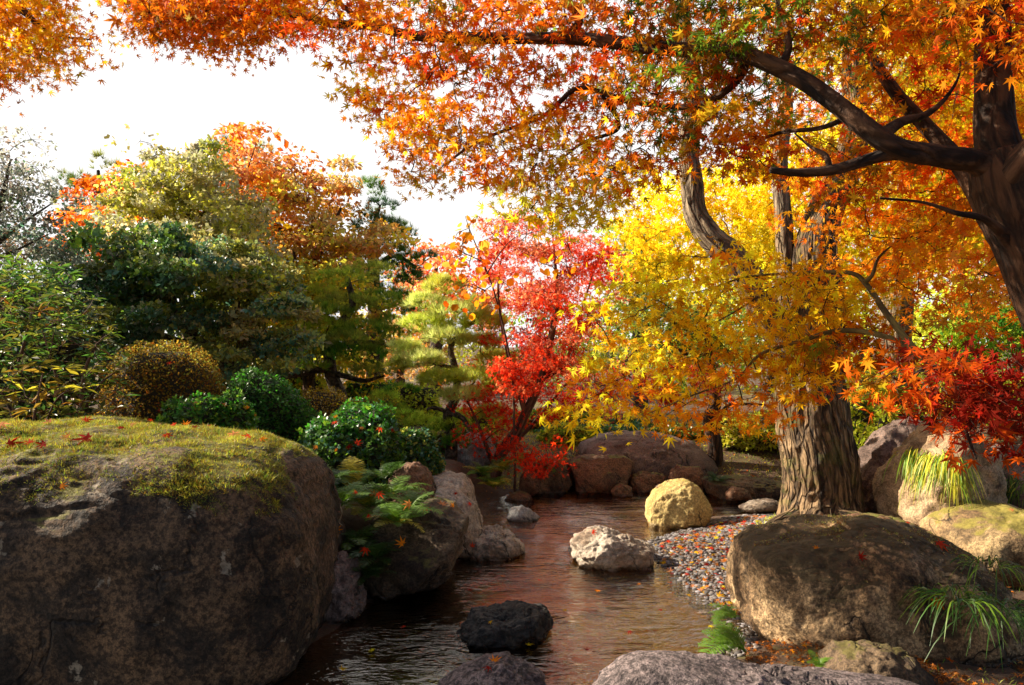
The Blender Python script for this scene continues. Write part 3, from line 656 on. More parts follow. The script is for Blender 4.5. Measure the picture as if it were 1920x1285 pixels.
# ---------------------------------------------------------------- trees
def fg_maple():
    rg = np.random.default_rng(101)
    T = Tree('maple_tree', 'near dark-barked maple on the right whose long limb and orange canopy spread over the stream', 'tree', P(2130, 1150, 3.15))
    p, r = pxpath([(2130, 1170, 3.15, .19), (2085, 950, 3.1, .14), (2020, 700, 3.05, .115), (1960, 540, 3.0, .11), (1903, 420, 3.0, .115), (1882, 345, 3.0, .12), (1868, 290, 3.02, .09)])
    T.limb('trunk', p, r, M_barkdark, 40, 14, 3, 0.07, 0.2)
    L = [
     [(1890, 335, 3.0, 0.0675), (1830, 305, 2.98, 0.0437), (1760, 296, 2.95, 0.0390), (1690, 280, 2.9, 0.0367), (1640, 248, 2.9, 0.0374), (1585, 205, 2.95, 0.0359), (1520, 160, 3.0, 0.0343), (1460, 128, 3.05, 0.0328), (1380, 98, 3.15, 0.0312),
      (1280, 92, 3.35, 0.0296), (1170, 82, 3.55, 0.0296), (1060, 74, 3.75, 0.0281), (960, 74, 3.9, 0.0281), (860, 72, 4.05, 0.0265), (770, 66, 4.2, 0.0257), (690, 48, 4.35, 0.0234), (620, 42, 4.5, 0.0218), (545, 28, 4.65, 0.0156), (480, 22, 4.8, 0.0094), (400, 10, 4.9, 0.0055)],
     [(1885, 330, 3.0, .085), (1862, 230, 3.05, .07), (1855, 120, 3.1, .062), (1862, 30, 3.15, .058), (1850, -80, 3.2, .06), (1840, -250, 3.3, .045)],
     [(1880, 350, 3.0, .08), (1925, 290, 2.9, .055), (1990, 220, 2.85, .045), (2080, 120, 2.8, .03)],
     [(1700, 285, 2.92, .032), (1640, 300, 2.9, .022), (1570, 320, 2.88, .020), (1500, 325, 2.86, .016), (1445, 320, 2.85, .012)],
     [(1556, 316, 2.88, .012), (1548, 292, 2.9, .011), (1520, 275, 2.95, .006), (1490, 250, 3.0, .003)],
     [(1655, 252, 2.92, .026), (1690, 228, 3.0, .019), (1735, 215, 3.1, .014), (1775, 180, 3.2, .008), (1800, 130, 3.3, .004), (1790, 60, 3.4, .002)],
     [(1900, 480, 3.05, .06), (1855, 400, 3.3, .048), (1800, 310, 3.5, .042), (1745, 245, 3.7, .035), (1660, 150, 3.9, .03), (1600, 40, 4.1, .018)],
     [(1460, 128, 3.05, .018), (1478, 90, 3.1, .014), (1470, 40, 3.2, .010), (1440, -40, 3.3, .006)],
     [(1400, 105, 3.12, .02), (1385, 150, 3.3, .016), (1330, 190, 3.45, .015), (1270, 200, 3.6, .014), (1180, 190, 3.7, .013), (1090, 165, 3.75, .013), (1045, 195, 3.8, .012), (1012, 222, 3.85, .009), (960, 240, 3.9, .009), (905, 262, 4.0, .008), (860, 290, 4.05, .007), (832, 315, 4.1, .004)],
     [(1060, 74, 3.75, .022), (1085, 40, 3.75, .02), (1060, 0, 3.8, .016), (1040, -60, 3.9, .01)],
     [(700, 50, 4.35, .016), (640, 10, 4.4, .014), (600, -40, 4.5, .010)],
     [(870, 72, 4.05, .010), (850, 95, 4.05, .008), (825, 112, 4.1, .006), (790, 160, 4.2, .004)],
     [(1905, 470, 3.0, .03), (1850, 415, 2.9, .014), (1790, 400, 2.85, .009), (1730, 380, 2.8, .005), (1650, 372, 2.8, .004)],
     [(1600, 215, 2.95, .012), (1540, 240, 3.1, .010), (1460, 250, 3.3, .008), (1380, 280, 3.5, .005)],
     [(1130, 180, 3.72, .010), (1160, 240, 3.8, .009), (1090, 270, 3.9, .007), (1030, 320, 4.0, .004)],
    ]
    for i, l in enumerate(L):
        p, r = pxpath(l); T.limb('limb', p, r, M_barkdark, 22 if i < 3 else 10, 8, 20+i, 0.05 if i < 3 else 0.0, 0.3)
    def dep(x, y): return 5.0-2.0*np.clip(x/1920, 0, 1.05)+1.0*sstep(1380, 1500, x)*sstep(60, 120, y)
    poly = [(215, -160), (2050, -160), (2050, 340), (1900, 300), (1760, 320), (1560, 330), (1400, 320), (1290, 290), (1180, 345), (1130, 400), (1050, 430), (960, 380), (900, 310), (850, 345), (790, 350), (730, 280), (715, 230),
            (660, 190), (655, 130), (620, 55), (540, 62), (460, 85), (400, 125), (330, 85), (280, 75), (235, 30)]
    c1, q1 = spread_px(rg, poly, 500, dep, .6)
    keep = ~(((q1[:, 0]-975)/60)**2+((q1[:, 1]-180)/26)**2 < 1); c1 = c1[keep]
    c2, _ = spread_px(rg, [(1560, 300), (1880, 290), (1960, 400), (1930, 560), (1850, 640), (1740, 560), (1640, 520), (1600, 400)], 40, 3.85, .35)
    c2 = np.vstack([c2, spread_px(rg, [(240, -20), (560, -20), (560, 50), (400, 100), (330, 65), (260, 50)], 45, 4.7, .4)[0]])
    c3, _ = spread_px(rg, [(1480, 330), (1600, 350), (1900, 330), (1920, 560), (1750, 600), (1620, 520), (1500, 470)], 34, 4.6, .5)
    c = np.vstack([c1, c2, c3])
    Z = [(250, 40, 200, dict(orange=3, dorange=3, brown=2, olive=1, gold=1)), (560, 60, 140, dict(dorange=3, orange=3, gold=1, brown=1)), (700, 40, 140, dict(red=2, dorange=3, orange=2)),
         (980, 20, 150, dict(dorange=3, orange=2, olive=2, red=1, green=1)), (690, 170, 90, dict(gold=2, yellow=2, orange=2)), (820, 210, 120, dict(orange=4, dorange=2, gold=2)), (900, 210, 60, dict(red=2, dorange=3, maroon=1)),
         (960, 330, 120, dict(gold=3, orange=2, olive=2, yellow=1)), (1080, 360, 110, dict(yellow=4, gold=3, lemon=1)), (1050, 140, 130, dict(orange=3, dorange=4, red=1)), (1180, 250, 130, dict(orange=3, dorange=3, red=2, gold=1)),
         (1300, 50, 170, dict(orange=2, green=4, dgreen=3, dorange=1)), (1300, 130, 130, dict(dgreen=4, green=3, dorange=2)), (1500, 50, 190, dict(green=4, dgreen=4, dorange=2, red=1)), (1500, 250, 160, dict(dorange=4, red=2, orange=3, olive=1)),
         (1720, 30, 130, dict(green=3, orange=2, gold=2, dorange=2)), (1840, 60, 90, dict(red=3, scarlet=1, dgreen=2, dorange=1)), (1620, 110, 120, dict(dgreen=2, gold=2, orange=3)), (1750, 200, 110, dict(dorange=4, red=2)), (1900, 160, 100, dict(gold=3, orange=2)),
         (1350, 390, 110, dict(gold=4, yellow=3, orange=2)), (1520, 420, 90, dict(gold=4, orange=3, yellow=1)), (1700, 430, 150, dict(orange=5, dorange=2, olive=1, gold=3)), (1850, 560, 120, dict(orange=4, rust=2))]
    grow_twigs(np.vstack(T.skel), None, c, 'twigs', M_barkdark, T.e, 0.0018, 0.008, seed=5)
    spray_leaves(rg, c, 58, 0.20, 0.36, 0.033, zonepal(Z), T_M7, 'crown', M_leaf, T.e, 0.25, 0.55, own_var=0.45, twig=dict(n=5, r=.0014, mat=M_barkdark))
fg_maple()

def corner_maple():
    rg = np.random.default_rng(102)
    T = Tree('maple_tree', 'orange and yellow maple whose foliage hangs in the top left corner of the sky', 'tree', P(-900, 760, 7.0))
    p, r = pxpath([(-900, 790, 7, .16), (-800, 400, 6.8, .13), (-560, 60, 6.3, .10), (-250, -60, 5.8, .06), (0, 0, 5.5, .03), (90, 60, 5.4, .012), (170, 75, 5.3, .005)])
    T.limb('trunk', p, r, M_barkdark, 16, 8, 5)
    p, r = pxpath([(-250, -60, 5.8, .05), (-80, -130, 5.6, .03), (80, -120, 5.5, .015), (140, -60, 5.5, .006)]); T.limb('limb', p, r, M_barkdark, 10, 8, 6)
    c, _ = spread_px(rg, [(-160, -150), (60, -150), (90, -30), (130, 30), (165, 65), (160, 90), (120, 100), (80, 135), (20, 150), (-160, 160)], 105, 5.4, .5)
    grow_twigs(np.vstack(T.skel), None, c, 'twigs', M_barkdark, T.e, 0.002, 0.008, seed=6)
    spray_leaves(rg, c, 62, 0.22, 0.5, 0.036, zonepal([(90, 60, 60, dict(yellow=3, gold=3)), (180, 60, 60, dict(orange=4, dorange=3)), (40, 20, 120, dict(orange=5, gold=2)), (60, 160, 50, dict(salmon=2, rust=2, brown=1))]),
                 T_M7, 'crown', M_leaf, T.e, 0.25, 0.5, own_var=.4, twig=dict(n=5, r=.0015, mat=M_barkdark))
corner_maple()

def low_maple():
    rg = np.random.default_rng(103)
    T = Tree('maple_tree', 'low maple with golden leaves at its tips and dark red ones at its right end', 'tree', P(2100, 1080, 3.3))
    p, r = pxpath([(2100, 1100, 3.3, 0.0455), (2040, 900, 3.2, 0.0358), (1900, 790, 3.1, 0.0260), (1790, 720, 3.2, 0.0182), (1720, 660, 3.4, 0.0156), (1665, 590, 3.6, 0.0143), (1625, 535, 3.8, 0.0117), (1590, 512, 3.9, 0.0097), (1500, 513, 4.1, 0.0078), (1400, 520, 4.3, 0.0059), (1320, 545, 4.4, 0.0033), (1240, 560, 4.5, 0.0020)])
    T.limb('trunk', p, r, M_twiggreen, 14, 10, 7)
    for i, l in enumerate([
        [(1735, 672, 3.38, .018), (1660, 632, 3.6, .014), (1575, 620, 3.75, .012), (1500, 640, 3.9, .010), (1425, 665, 4.0, .008), (1380, 710, 4.1, .006), (1290, 745, 4.2, .004), (1180, 790, 4.3, .002)],
        [(1620, 530, 3.8, .012), (1635, 515, 3.8, .010), (1650, 480, 3.9, .006), (1700, 440, 4.0, .003)],
        [(1500, 513, 4.1, .008), (1440, 545, 4.2, .006), (1350, 600, 4.3, .004), (1250, 640, 4.4, .002)],
        [(1800, 728, 3.15, .014), (1790, 760, 2.8, .010), (1815, 820, 2.6, .006), (1830, 860, 2.5, .003)],
        [(1850, 760, 3.1, .012), (1800, 700, 2.9, .009), (1740, 690, 2.7, .006), (1690, 720, 2.6, .003)]]):
        p, r = pxpath(l); T.limb('limb', p, r, M_twiggreen if i < 3 else M_barkdark, 8, 8, 30+i)
    ca, _ = spread_px(rg, [(1090, 590), (1180, 520), (1270, 480), (1380, 460), (1500, 500), (1590, 560), (1640, 620), (1560, 700), (1470, 790), (1330, 800), (1240, 795), (1130, 790), (1050, 775), (1110, 690), (1120, 640)], 96, 4.15, .4)
    cb, _ = spread_px(rg, [(1480, 500), (1620, 560), (1700, 650), (1640, 720), (1590, 710), (1500, 720), (1450, 650)], 24, 3.9, .3)
    cc_, _ = spread_px(rg, [(1600, 700), (1680, 690), (1790, 650), (1900, 680), (2000, 700), (2000, 850), (1880, 830), (1800, 800), (1740, 760), (1650, 750)], 34, 2.75, .3)
    c = np.vstack([ca, cb, cc_])
    Z = [(1150, 600, 110, dict(yellow=4, lemon=1, gold=3)), (1150, 770, 100, dict(gold=5, orange=2, yellow=2)), (1300, 500, 110, dict(yellow=4, gold=3, orange=1)), (1300, 720, 110, dict(gold=4, orange=4, red=1)), (1430, 590, 120, dict(gold=5, yellow=3, orange=2)),
         (1430, 730, 100, dict(orange=5, gold=2, dorange=1)), (1560, 640, 90, dict(orange=3, gold=4)), (1560, 740, 70, dict(orange=4, dorange=2, green=1)), (1660, 740, 80, dict(dorange=3, maroon=3, green=1, orange=1)), (1720, 690, 80, dict(maroon=3, crimson=3, dorange=2)),
         (1850, 710, 90, dict(crimson=5, maroon=4)), (1850, 800, 100, dict(crimson=4, maroon=5, dorange=1))]
    grow_twigs(np.vstack(T.skel), None, c, 'twigs', M_barkdark, T.e, 0.0015, 0.006, seed=8)
    spray_leaves(rg, c, 36, 0.19, 0.45, 0.035, zonepal(Z), T_M7, 'crown', M_leaf, T.e, 0.2, 0.6, own_var=.45, twig=dict(n=5, r=.0013, mat=M_barkdark))
low_maple()

def oak():
    rg = np.random.default_rng(104)
    T = Tree('furrowed_tree', 'big tree with deeply furrowed bark and bright yellow leaves, standing behind the golden brown boulder', 'tree', P(1535, 985, 6.0))
    D = 6.0
    p, r = pxpath([(1540, 1010, D, .36), (1538, 960, D, .295), (1537, 900, D, .268), (1527, 820, D, .262), (1520, 750, D, .255), (1522, 680, D, .235), (1530, 600, D, .205), (1535, 530, D, .175), (1530, 470, 6.1, .15), (1545, 400, 6.2, .13), (1585, 320, 6.3, .115), (1605, 220, 6.4, .10), (1600, 100, 6.5, .085), (1620, -60, 6.6, .06)])
    T.limb('trunk', p, r, M_barkoak, 170, 26, 9, 0.055, 0.1, 0.05)
    p, r = pxpath([(1500, 680, D, .14), (1440, 590, 5.95, .11), (1410, 530, 5.9, .105), (1375, 480, 5.9, .10), (1330, 440, 5.95, .095), (1303, 395, 6.0, .085), (1297, 330, 6.0, .08), (1292, 270, 6.05, .075), (1300, 170, 6.1, .075), (1280, 50, 6.2, .06), (1290, -80, 6.2, .04)])
    T.limb('limb', p, r, M_barkpale, 56, 16, 10, 0.09, 0.15, 0.05)
    p, r = pxpath([(1500, 640, D, .11), (1478, 560, 6.1, .08), (1474, 470, 6.2, .068), (1466, 380, 6.2, .062), (1463, 300, 6.25, .058), (1475, 200, 6.3, .055), (1465, 100, 6.3, .045), (1460, -40, 6.4, .03)])
    T.limb('limb', p, r, M_barkpale, 36, 14, 11, 0.08, 0.15, 0.05)
    # surface roots spreading into the bank
    for i, l in enumerate([[(1500, 975, 5.9, .10), (1465, 975, 5.75, .06), (1440, 985, 5.6, .025)], [(1560, 970, 5.8, .10), (1630, 985, 5.6, .06), (1700, 990, 5.5, .03)], [(1525, 980, 5.75, .10), (1510, 1000, 5.55, .05), (1500, 1015, 5.4, .02)]]):
        p, r = pxpath(l); T.limb('root', p, r, M_barkoak, 20, 8, 60+i, 0.08)
    c, _ = spread_px(rg, [(1180, 420), (1210, 340), (1300, 330), (1400, 300), (1500, 250), (1640, 180), (1800, 60), (1960, 60), (1960, 420), (1800, 460), (1650, 520), (1560, 560), (1450, 520), (1350, 470), (1270, 500), (1200, 520), (1170, 470)], 190, 7.3, .8)
    c = np.vstack([c, spread_px(rg, [(1400, -150), (2000, -150), (2000, 100), (1500, 150)], 60, 7.0, .8)[0]])
    grow_twigs(np.vstack(T.skel), None, c, 'twigs', M_barkpale, T.e, 0.002, 0.02, seed=9)
    spray_leaves(rg, c, 95, 0.34, 0.6, 0.052, zonepal([(1300, 420, 250, dict(yellow=5, lemon=1, gold=4)), (1700, 420, 200, dict(yellow=3, ygreen=3, lime=1, gold=1)), (1700, 200, 200, dict(yellow=3, gold=3, ygreen=2))]),
                 T_ST, 'crown', M_leaf, T.e, 0.2, 0.5, own_var=.5)
oak()

def grounded(l):
    px, py, d, r = l[0]; p = P(px, py, d); g = float(ground_z(np.array([p[0]]), np.array([p[1]]))[0])
    gy = 650+(EYE-g+0.05)*F/d
    if gy > py+15: l = [(px, gy, d, r*1.45), (px, gy-12, d, r*1.15)]+l
    return l
def simple_tree(name, label, base, trunks, regions, pal, tm, size, mat, bark, R, flat, seed, droop=.3, kindflat=.3, group=None, cvar=.22, own=.5, cname='crown', twn=0, seg=12):
    trunks = [grounded(l) if i == 0 else l for i, l in enumerate(trunks)]; base = trunks[0][0][:3]
    rg = np.random.default_rng(seed); T = Tree(name, label, 'tree', P(*base), group)
    for i, l in enumerate(trunks):
        p, r = pxpath(l); T.limb('trunk' if i == 0 else 'limb', p, r, bark, seg if i else seg*2, 8, seed+i, 0.05 if i == 0 else 0, .4)
    cs, per = [], []
    for poly, n, pr, d, j in regions:
        c, _ = spread_px(rg, poly, n, d, j); cs.append(c); per += [pr]*n
    c = np.vstack(cs); per = np.array(per); dd_ = base[2]; c = c+rg.normal(size=c.shape)*np.array([.012, .02, .012])*dd_
    kp = (fbm(c*(9.0/dd_)*1.15, seed, 3) < .30) | (rg.random(len(c)) < .12) | (len(c) < 60) | (per == 90) | (seed in (201, 210)); c, per = c[kp], per[kp]
    grow_twigs(np.vstack(T.skel), None, c, 'twigs', bark, T.e, 0.003, 0.02, seed=seed)
    spray_leaves(rg, c, per, R, flat, size, pal if callable(pal) else flatpal(pal), tm, cname, mat, T.e, kindflat, droop, cvar=cvar, own_var=own, twig=dict(n=twn, r=.003, mat=bark) if twn else None)
    return T

# red maple in the middle
simple_tree('red_maple_tree', 'slender red maple with a leaning bare stem, centre of the garden beyond the pool', (930, 885, 8.4), [
    [(925, 900, 8.4, .075), (940, 850, 8.4, .062), (965, 810, 8.4, .055), (990, 765, 8.4, .05), (1010, 720, 8.4, .042), (1030, 640, 8.4, .035), (1045, 560, 8.5, .025), (1040, 480, 8.5, .012), (1035, 430, 8.5, .006)],
    [(985, 775, 8.4, .03), (960, 690, 8.3, .024), (940, 600, 8.3, .016), (935, 520, 8.3, .01), (950, 440, 8.4, .004)],
    [(1015, 710, 8.4, .03), (1060, 680, 8.5, .022), (1085, 600, 8.6, .015), (1110, 520, 8.6, .008), (1130, 470, 8.6, .004)],
    [(950, 845, 8.4, .03), (985, 810, 8.6, .022), (1030, 760, 8.7, .015), (1090, 700, 8.8, .008), (1200, 690, 8.9, .004)],
    [(925, 870, 8.4, .03), (905, 820, 8.3, .02), (885, 770, 8.3, .012), (870, 740, 8.3, .005)]],
    [([(930, 440), (990, 440), (1050, 450), (1110, 470), (1150, 460), (1170, 510), (1130, 560), (1110, 640), (1090, 700), (1070, 790), (1000, 770), (950, 800), (890, 800), (880, 740), (940, 690), (920, 600), (905, 520)], 160, 115, 8.5, .75),
     ([(1130, 690), (1260, 690), (1330, 670), (1340, 720), (1230, 740), (1130, 740)], 22, 110, 8.9, .4), ([(925, 405), (960, 400), (965, 440), (930, 450)], 4, 80, 8.6, .2), ([(930, 845), (990, 838), (1040, 850), (960, 868)], 9, 90, 7.9, .15)],
    zonepal([(980, 500, 110, dict(pink=3, salmon=4, red=2, scarlet=3)), (1120, 500, 80, dict(pink=1, red=3, scarlet=3, salmon=1)), (1000, 620, 110, dict(scarlet=5, salmon=3)), (1000, 720, 110, dict(red=5, scarlet=3)), (980, 850, 60, dict(scarlet=4, red=2)), (1230, 710, 90, dict(red=3, pink=2, crimson=2))]),
    T_ST, .03, M_leaf, M_barkred, .2, .5, 201, twn=4)

# light niwaki pine and dark pines: needle pads
def pine(label, base, trunks, pads, pal, seed, L=.085, group=None, per=120, tm=T_TUFT, near=1.0):
    base = (base[0], base[1], base[2]*near); trunks = [[(a, b_, c*near, r) for a, b_, c, r in l] for l in trunks]; pads = [(a, b_, c*near, e_, g_) for a, b_, c, e_, g_ in pads]
    trunks = [grounded(l) if i == 0 else l for i, l in enumerate(trunks)]; base = trunks[0][0][:3]
    rg = np.random.default_rng(seed); T = Tree('pine_tree', label, 'tree', P(*base), group)
    for i, l in enumerate(trunks):
        p, r = pxpath(l); T.limb('trunk' if i == 0 else 'limb', p, r, M_barkpine, 20 if i == 0 else 10, 8, seed+i, .05, .5)
    pos, nr, sz, own = [], [], [], []; cs = []
    for px, py, d, rx, rz in pads:
        c = P(px, py, d); cs.append(c-np.array([0, 0, rz/F*d*.4])); n = int(per*(rx/60.0)*(max(rz, 14)/22.0)**.5)
        u = norm(rg.normal(size=(n, 3))); u[:, 2] = np.abs(u[:, 2])*np.where(rg.random(n) < .82, 1, -.5)
        q = u*rg.uniform(.7, 1, (n, 1))*np.array([rx/F*d, rx/F*d*.8, rz/F*d]); pos.append(c+q); nr.append(norm(u*np.array([.5, .5, .6])+np.array([0, 0, .8])+rg.normal(size=(n, 3))*.3)); own.append(np.repeat(pick(rg, pal, 1), n, 0))
    cs = np.array(cs); pos = np.vstack(pos); nr = np.vstack(nr); own = np.vstack(own)
    grow_twigs(np.vstack(T.skel), None, cs, 'limbs', M_barkpine, T.e, .006, .03, seed=seed)
    cols = (own*.5+pick(rg, pal, len(pos))*.5)*np.exp(rg.normal(size=(len(pos), 1))*.22)
    place(tm, pos, nr, rg.normal(size=pos.shape), L*np.exp(rg.normal(size=len(pos))*.15), np.clip(cols, 0, .9), 'crown', M_needle, T.e)
pine('small cloud-pruned pine with pale yellow-green needle pads, left of the red maple', (845, 800, 9.2),
     [[(845, 815, 9.2, .06), (838, 780, 9.2, .05), (856, 740, 9.2, .042), (852, 690, 9.2, .036), (846, 650, 9.2, .032), (870, 615, 9.2, .026), (895, 600, 9.2, .018), (880, 570, 9.2, .01)],
      [(838, 772, 9.2, .035), (865, 782, 9.1, .03), (880, 800, 9.0, .02), (900, 790, 9.0, .015)], [(838, 772, 9.2, .025), (815, 765, 9.1, .02), (800, 768, 9.1, .012)], [(852, 690, 9.2, .02), (800, 680, 9.1, .014), (750, 690, 9.1, .008)], [(846, 650, 9.2, .02), (830, 600, 9.2, .014), (820, 570, 9.2, .008)]],
     [(835, 542, 9.2, 42, 22), (800, 572, 9.2, 38, 18), (860, 590, 9.1, 60, 22), (905, 610, 9.1, 45, 22), (800, 615, 9.2, 52, 22), (840, 638, 9.0, 50, 20), (760, 660, 9.1, 34, 18), (785, 680, 9.0, 52, 20), (750, 690, 9.1, 28, 14), (900, 650, 9.2, 45, 22), (930, 680, 9.3, 40, 20), (830, 715, 9.1, 50, 18), (890, 710, 9.0, 52, 18), (870, 745, 8.9, 45, 16), (935, 730, 9.2, 30, 16), (910, 575, 9.4, 38, 16), (920, 780, 9.2, 30, 16)],
     dict(lime=3, pgreen=5, tan=1, ygreen=2), 301, .095, per=210, near=.93)
pine('low spreading pine with bright green tufts just right of the camellia bush', (800, 860, 8.6),
     [[(810, 870, 8.6, .05), (800, 835, 8.6, .035), (770, 810, 8.6, .02), (740, 790, 8.6, .01)], [(800, 835, 8.6, .025), (830, 815, 8.6, .015), (860, 800, 8.6, .008)]],
     [(735, 775, 8.8, 35, 18), (760, 790, 8.6, 45, 18), (800, 800, 8.6, 45, 18), (830, 815, 8.5, 40, 16), (850, 795, 8.6, 34, 16), (720, 752, 9.0, 30, 16), (780, 825, 8.5, 40, 14), (855, 835, 8.4, 30, 14), (755, 735, 9.3, 34, 14)],
     dict(vgreen=3, lime=3, green=3), 302, .075)
pine('dark green layered pine with an open bent trunk, left of the pale pruned pine', (630, 735, 10.5),
     [[(640, 750, 10.5, .10), (622, 700, 10.5, .085), (622, 650, 10.5, .07), (640, 610, 10.5, .06), (660, 570, 10.5, .05), (650, 520, 10.5, .03)],
      [(622, 690, 10.5, .05), (590, 695, 10.4, .045), (540, 705, 10.2, .04), (500, 716, 10.0, .03), (455, 715, 9.9, .015)], [(622, 655, 10.5, .05), (680, 640, 10.5, .035), (730, 650, 10.5, .02)], [(640, 610, 10.5, .04), (590, 590, 10.5, .03), (560, 570, 10.5, .015)], [(622, 700, 10.5, .04), (680, 712, 10.4, .03), (720, 705, 10.3, .015)]],
     [(640, 530, 10.5, 60, 24), (690, 515, 10.8, 50, 22), (590, 560, 10.4, 52, 22), (650, 575, 10.3, 60, 22), (710, 570, 10.5, 50, 24), (560, 610, 10.5, 40, 20), (610, 620, 10.2, 55, 22), (680, 625, 10.3, 60, 24), (730, 610, 10.5, 30, 18), (600, 660, 10.2, 60, 20), (670, 670, 10.2, 60, 20), (725, 655, 10.4, 36, 18), (560, 655, 10.5, 40, 18), (690, 700, 10.1, 40, 16), (740, 630, 10.6, 30, 18), (620, 590, 10.0, 40, 18), (650, 640, 9.9, 44, 16), (585, 690, 10.1, 34, 10)],
     dict(green=4, lime=2, vgreen=3, olive=4, ygreen=1), 303, .10, per=130)
pine('tall dark pine whose long-needled tips stick out into the sky behind the orange maple', (720, 740, 14),
     [[(700, 760, 14, .16), (705, 600, 14, .13), (700, 480, 14, .10), (702, 420, 14, .05), (712, 385, 14, .02)], [(702, 500, 14, .06), (740, 480, 13.8, .04), (780, 500, 13.6, .02)], [(700, 440, 14, .05), (730, 430, 14, .03), (755, 425, 14, .01)]],
     [(690, 360, 14, 30, 26), (715, 395, 14, 34, 22), (740, 432, 14, 34, 20), (705, 430, 14, 50, 26), (720, 480, 13.8, 55, 26), (770, 490, 13.6, 30, 18), (735, 520, 13.6, 60, 28), (775, 530, 13.5, 32, 18), (700, 560, 13.6, 60, 26), (750, 570, 13.6, 45, 24), (650, 480, 14, 50, 30), (780, 590, 13.5, 28, 20), (765, 440, 14, 16, 10), (805, 482, 13.5, 12, 8)],
     dict(dgreen=3, green=2, vgreen=1, bgreen=1), 304, .14, per=110)
pine('feathery pine tops rising above the left end of the treeline', (190, 700, 15),
     [[(200, 760, 15, .15), (195, 560, 15, .12), (190, 420, 15, .08), (185, 320, 15, .03)], [(193, 450, 15, .06), (150, 400, 15, .03), (140, 345, 15, .012)], [(188, 380, 15, .04), (225, 340, 15, .015)]],
     [(185, 310, 15, 14, 22), (150, 350, 15, 26, 24), (120, 340, 15, 18, 18), (215, 320, 15, 16, 14), (180, 360, 15, 34, 26), (130, 385, 15, 30, 20), (210, 380, 15, 34, 26), (160, 420, 15, 40, 26), (415, 282, 15.5, 40, 26), (490, 285, 15.5, 26, 18)],
     dict(olive=3, green=3, dgreen=1), 305, .16, per=60)

# orange maples at the back left
simple_tree('maple_tree', 'rust and orange maple forming the highest dome of the far treeline, left of centre', (560, 700, 13), [
    [(550, 760, 13, .16), (555, 640, 13, .13), (540, 520, 13, .10), (520, 420, 13, .07), (500, 330, 13, .03)], [(550, 560, 13, .08), (600, 470, 13, .05), (640, 390, 13, .02)], [(540, 500, 13, .06), (470, 420, 13, .04), (450, 340, 13, .015)], [(555, 620, 13, .06), (620, 560, 13, .04), (690, 500, 13, .015)]],
    [([(405, 300), (430, 270), (480, 285), (505, 305), (520, 270), (545, 285), (545, 320), (600, 320), (650, 335), (690, 390), (725, 400), (735, 440), (700, 480), (690, 540), (600, 560), (520, 540), (440, 480), (380, 400)], 185, 120, 13, 1.0),
     ([(130, 420), (180, 350), (240, 310), (300, 330), (290, 420), (230, 480), (150, 480), (120, 450)], 60, 110, 13.8, .6)],
    zonepal([(450, 300, 60, dict(rust=3, salmon=2, dorange=3)), (530, 300, 50, dict(rust=3, dorange=2, purple=1)), (480, 370, 80, dict(orange=3, rust=2, tan=2, gold=2)), (600, 350, 80, dict(rust=3, tan=3, salmon=2, gold=2)), (570, 430, 70, dict(purple=2, rust=2, maroon=1, tan=1)), (690, 420, 60, dict(salmon=3, rust=2, tan=2)),
             (520, 470, 90, dict(gold=2, ygreen=3, olive=1)), (650, 500, 90, dict(ygreen=3, gold=2, tan=2, rust=1)), (200, 380, 120, dict(orange=4, dorange=3, salmon=2)), (160, 450, 60, dict(orange=3, dorange=3, red=1))]),
    T_RH, .085, M_far, M_barkdark, .34, .38, 203, twn=3)
simple_tree('maple_tree', 'yellow-green maple filling the gap behind the dark layered pine', (560, 730, 12), [
    [(580, 750, 12, .10), (575, 640, 12, .08), (560, 540, 12, .05), (550, 470, 12, .02)], [(575, 620, 12, .04), (640, 560, 12, .02)]],
    [([(470, 470), (560, 440), (640, 500), (700, 520), (720, 600), (700, 680), (600, 690), (520, 680), (480, 600), (450, 530)], 110, 110, 12, .7)],
    dict(ygreen=4, olive=3, gold=2, lime=1, rust=1), T_RH, .08, M_far, M_barkdark, .31, .38, 204, twn=2)
simple_tree('broadleaf_tree', 'loose olive tree with small pale glinting leaves, centre of the left treeline', (340, 720, 10.8), [
    [(355, 740, 10.8, .10), (350, 620, 10.8, .085), (345, 500, 10.8, .06), (350, 420, 10.8, .045), (360, 350, 10.8, .02), (372, 290, 10.8, .008)], [(348, 480, 10.8, .04), (300, 420, 10.8, .025), (270, 350, 10.8, .01)], [(350, 430, 10.8, .035), (400, 380, 10.8, .02), (420, 330, 10.8, .008)], [(348, 520, 10.8, .04), (430, 470, 10.8, .02), (480, 430, 10.8, .01)]],
    [([(245, 340), (270, 300), (300, 290), (370, 275), (400, 300), (440, 340), (470, 400), (500, 460), (440, 500), (350, 480), (260, 460), (210, 440), (220, 370)], 150, 125, 10.8, .8), ([(275, 270), (300, 268), (300, 300), (280, 300)], 3, 22, 10.8, .1), ([(375, 262), (400, 265), (395, 290), (375, 285)], 3, 24, 10.8, .1)],
    dict(olive=3, tan=4, ygreen=3, grey=3, lime=1), T_OV, .065, M_gloss, M_barkpale, .25, .45, 205, twn=4)
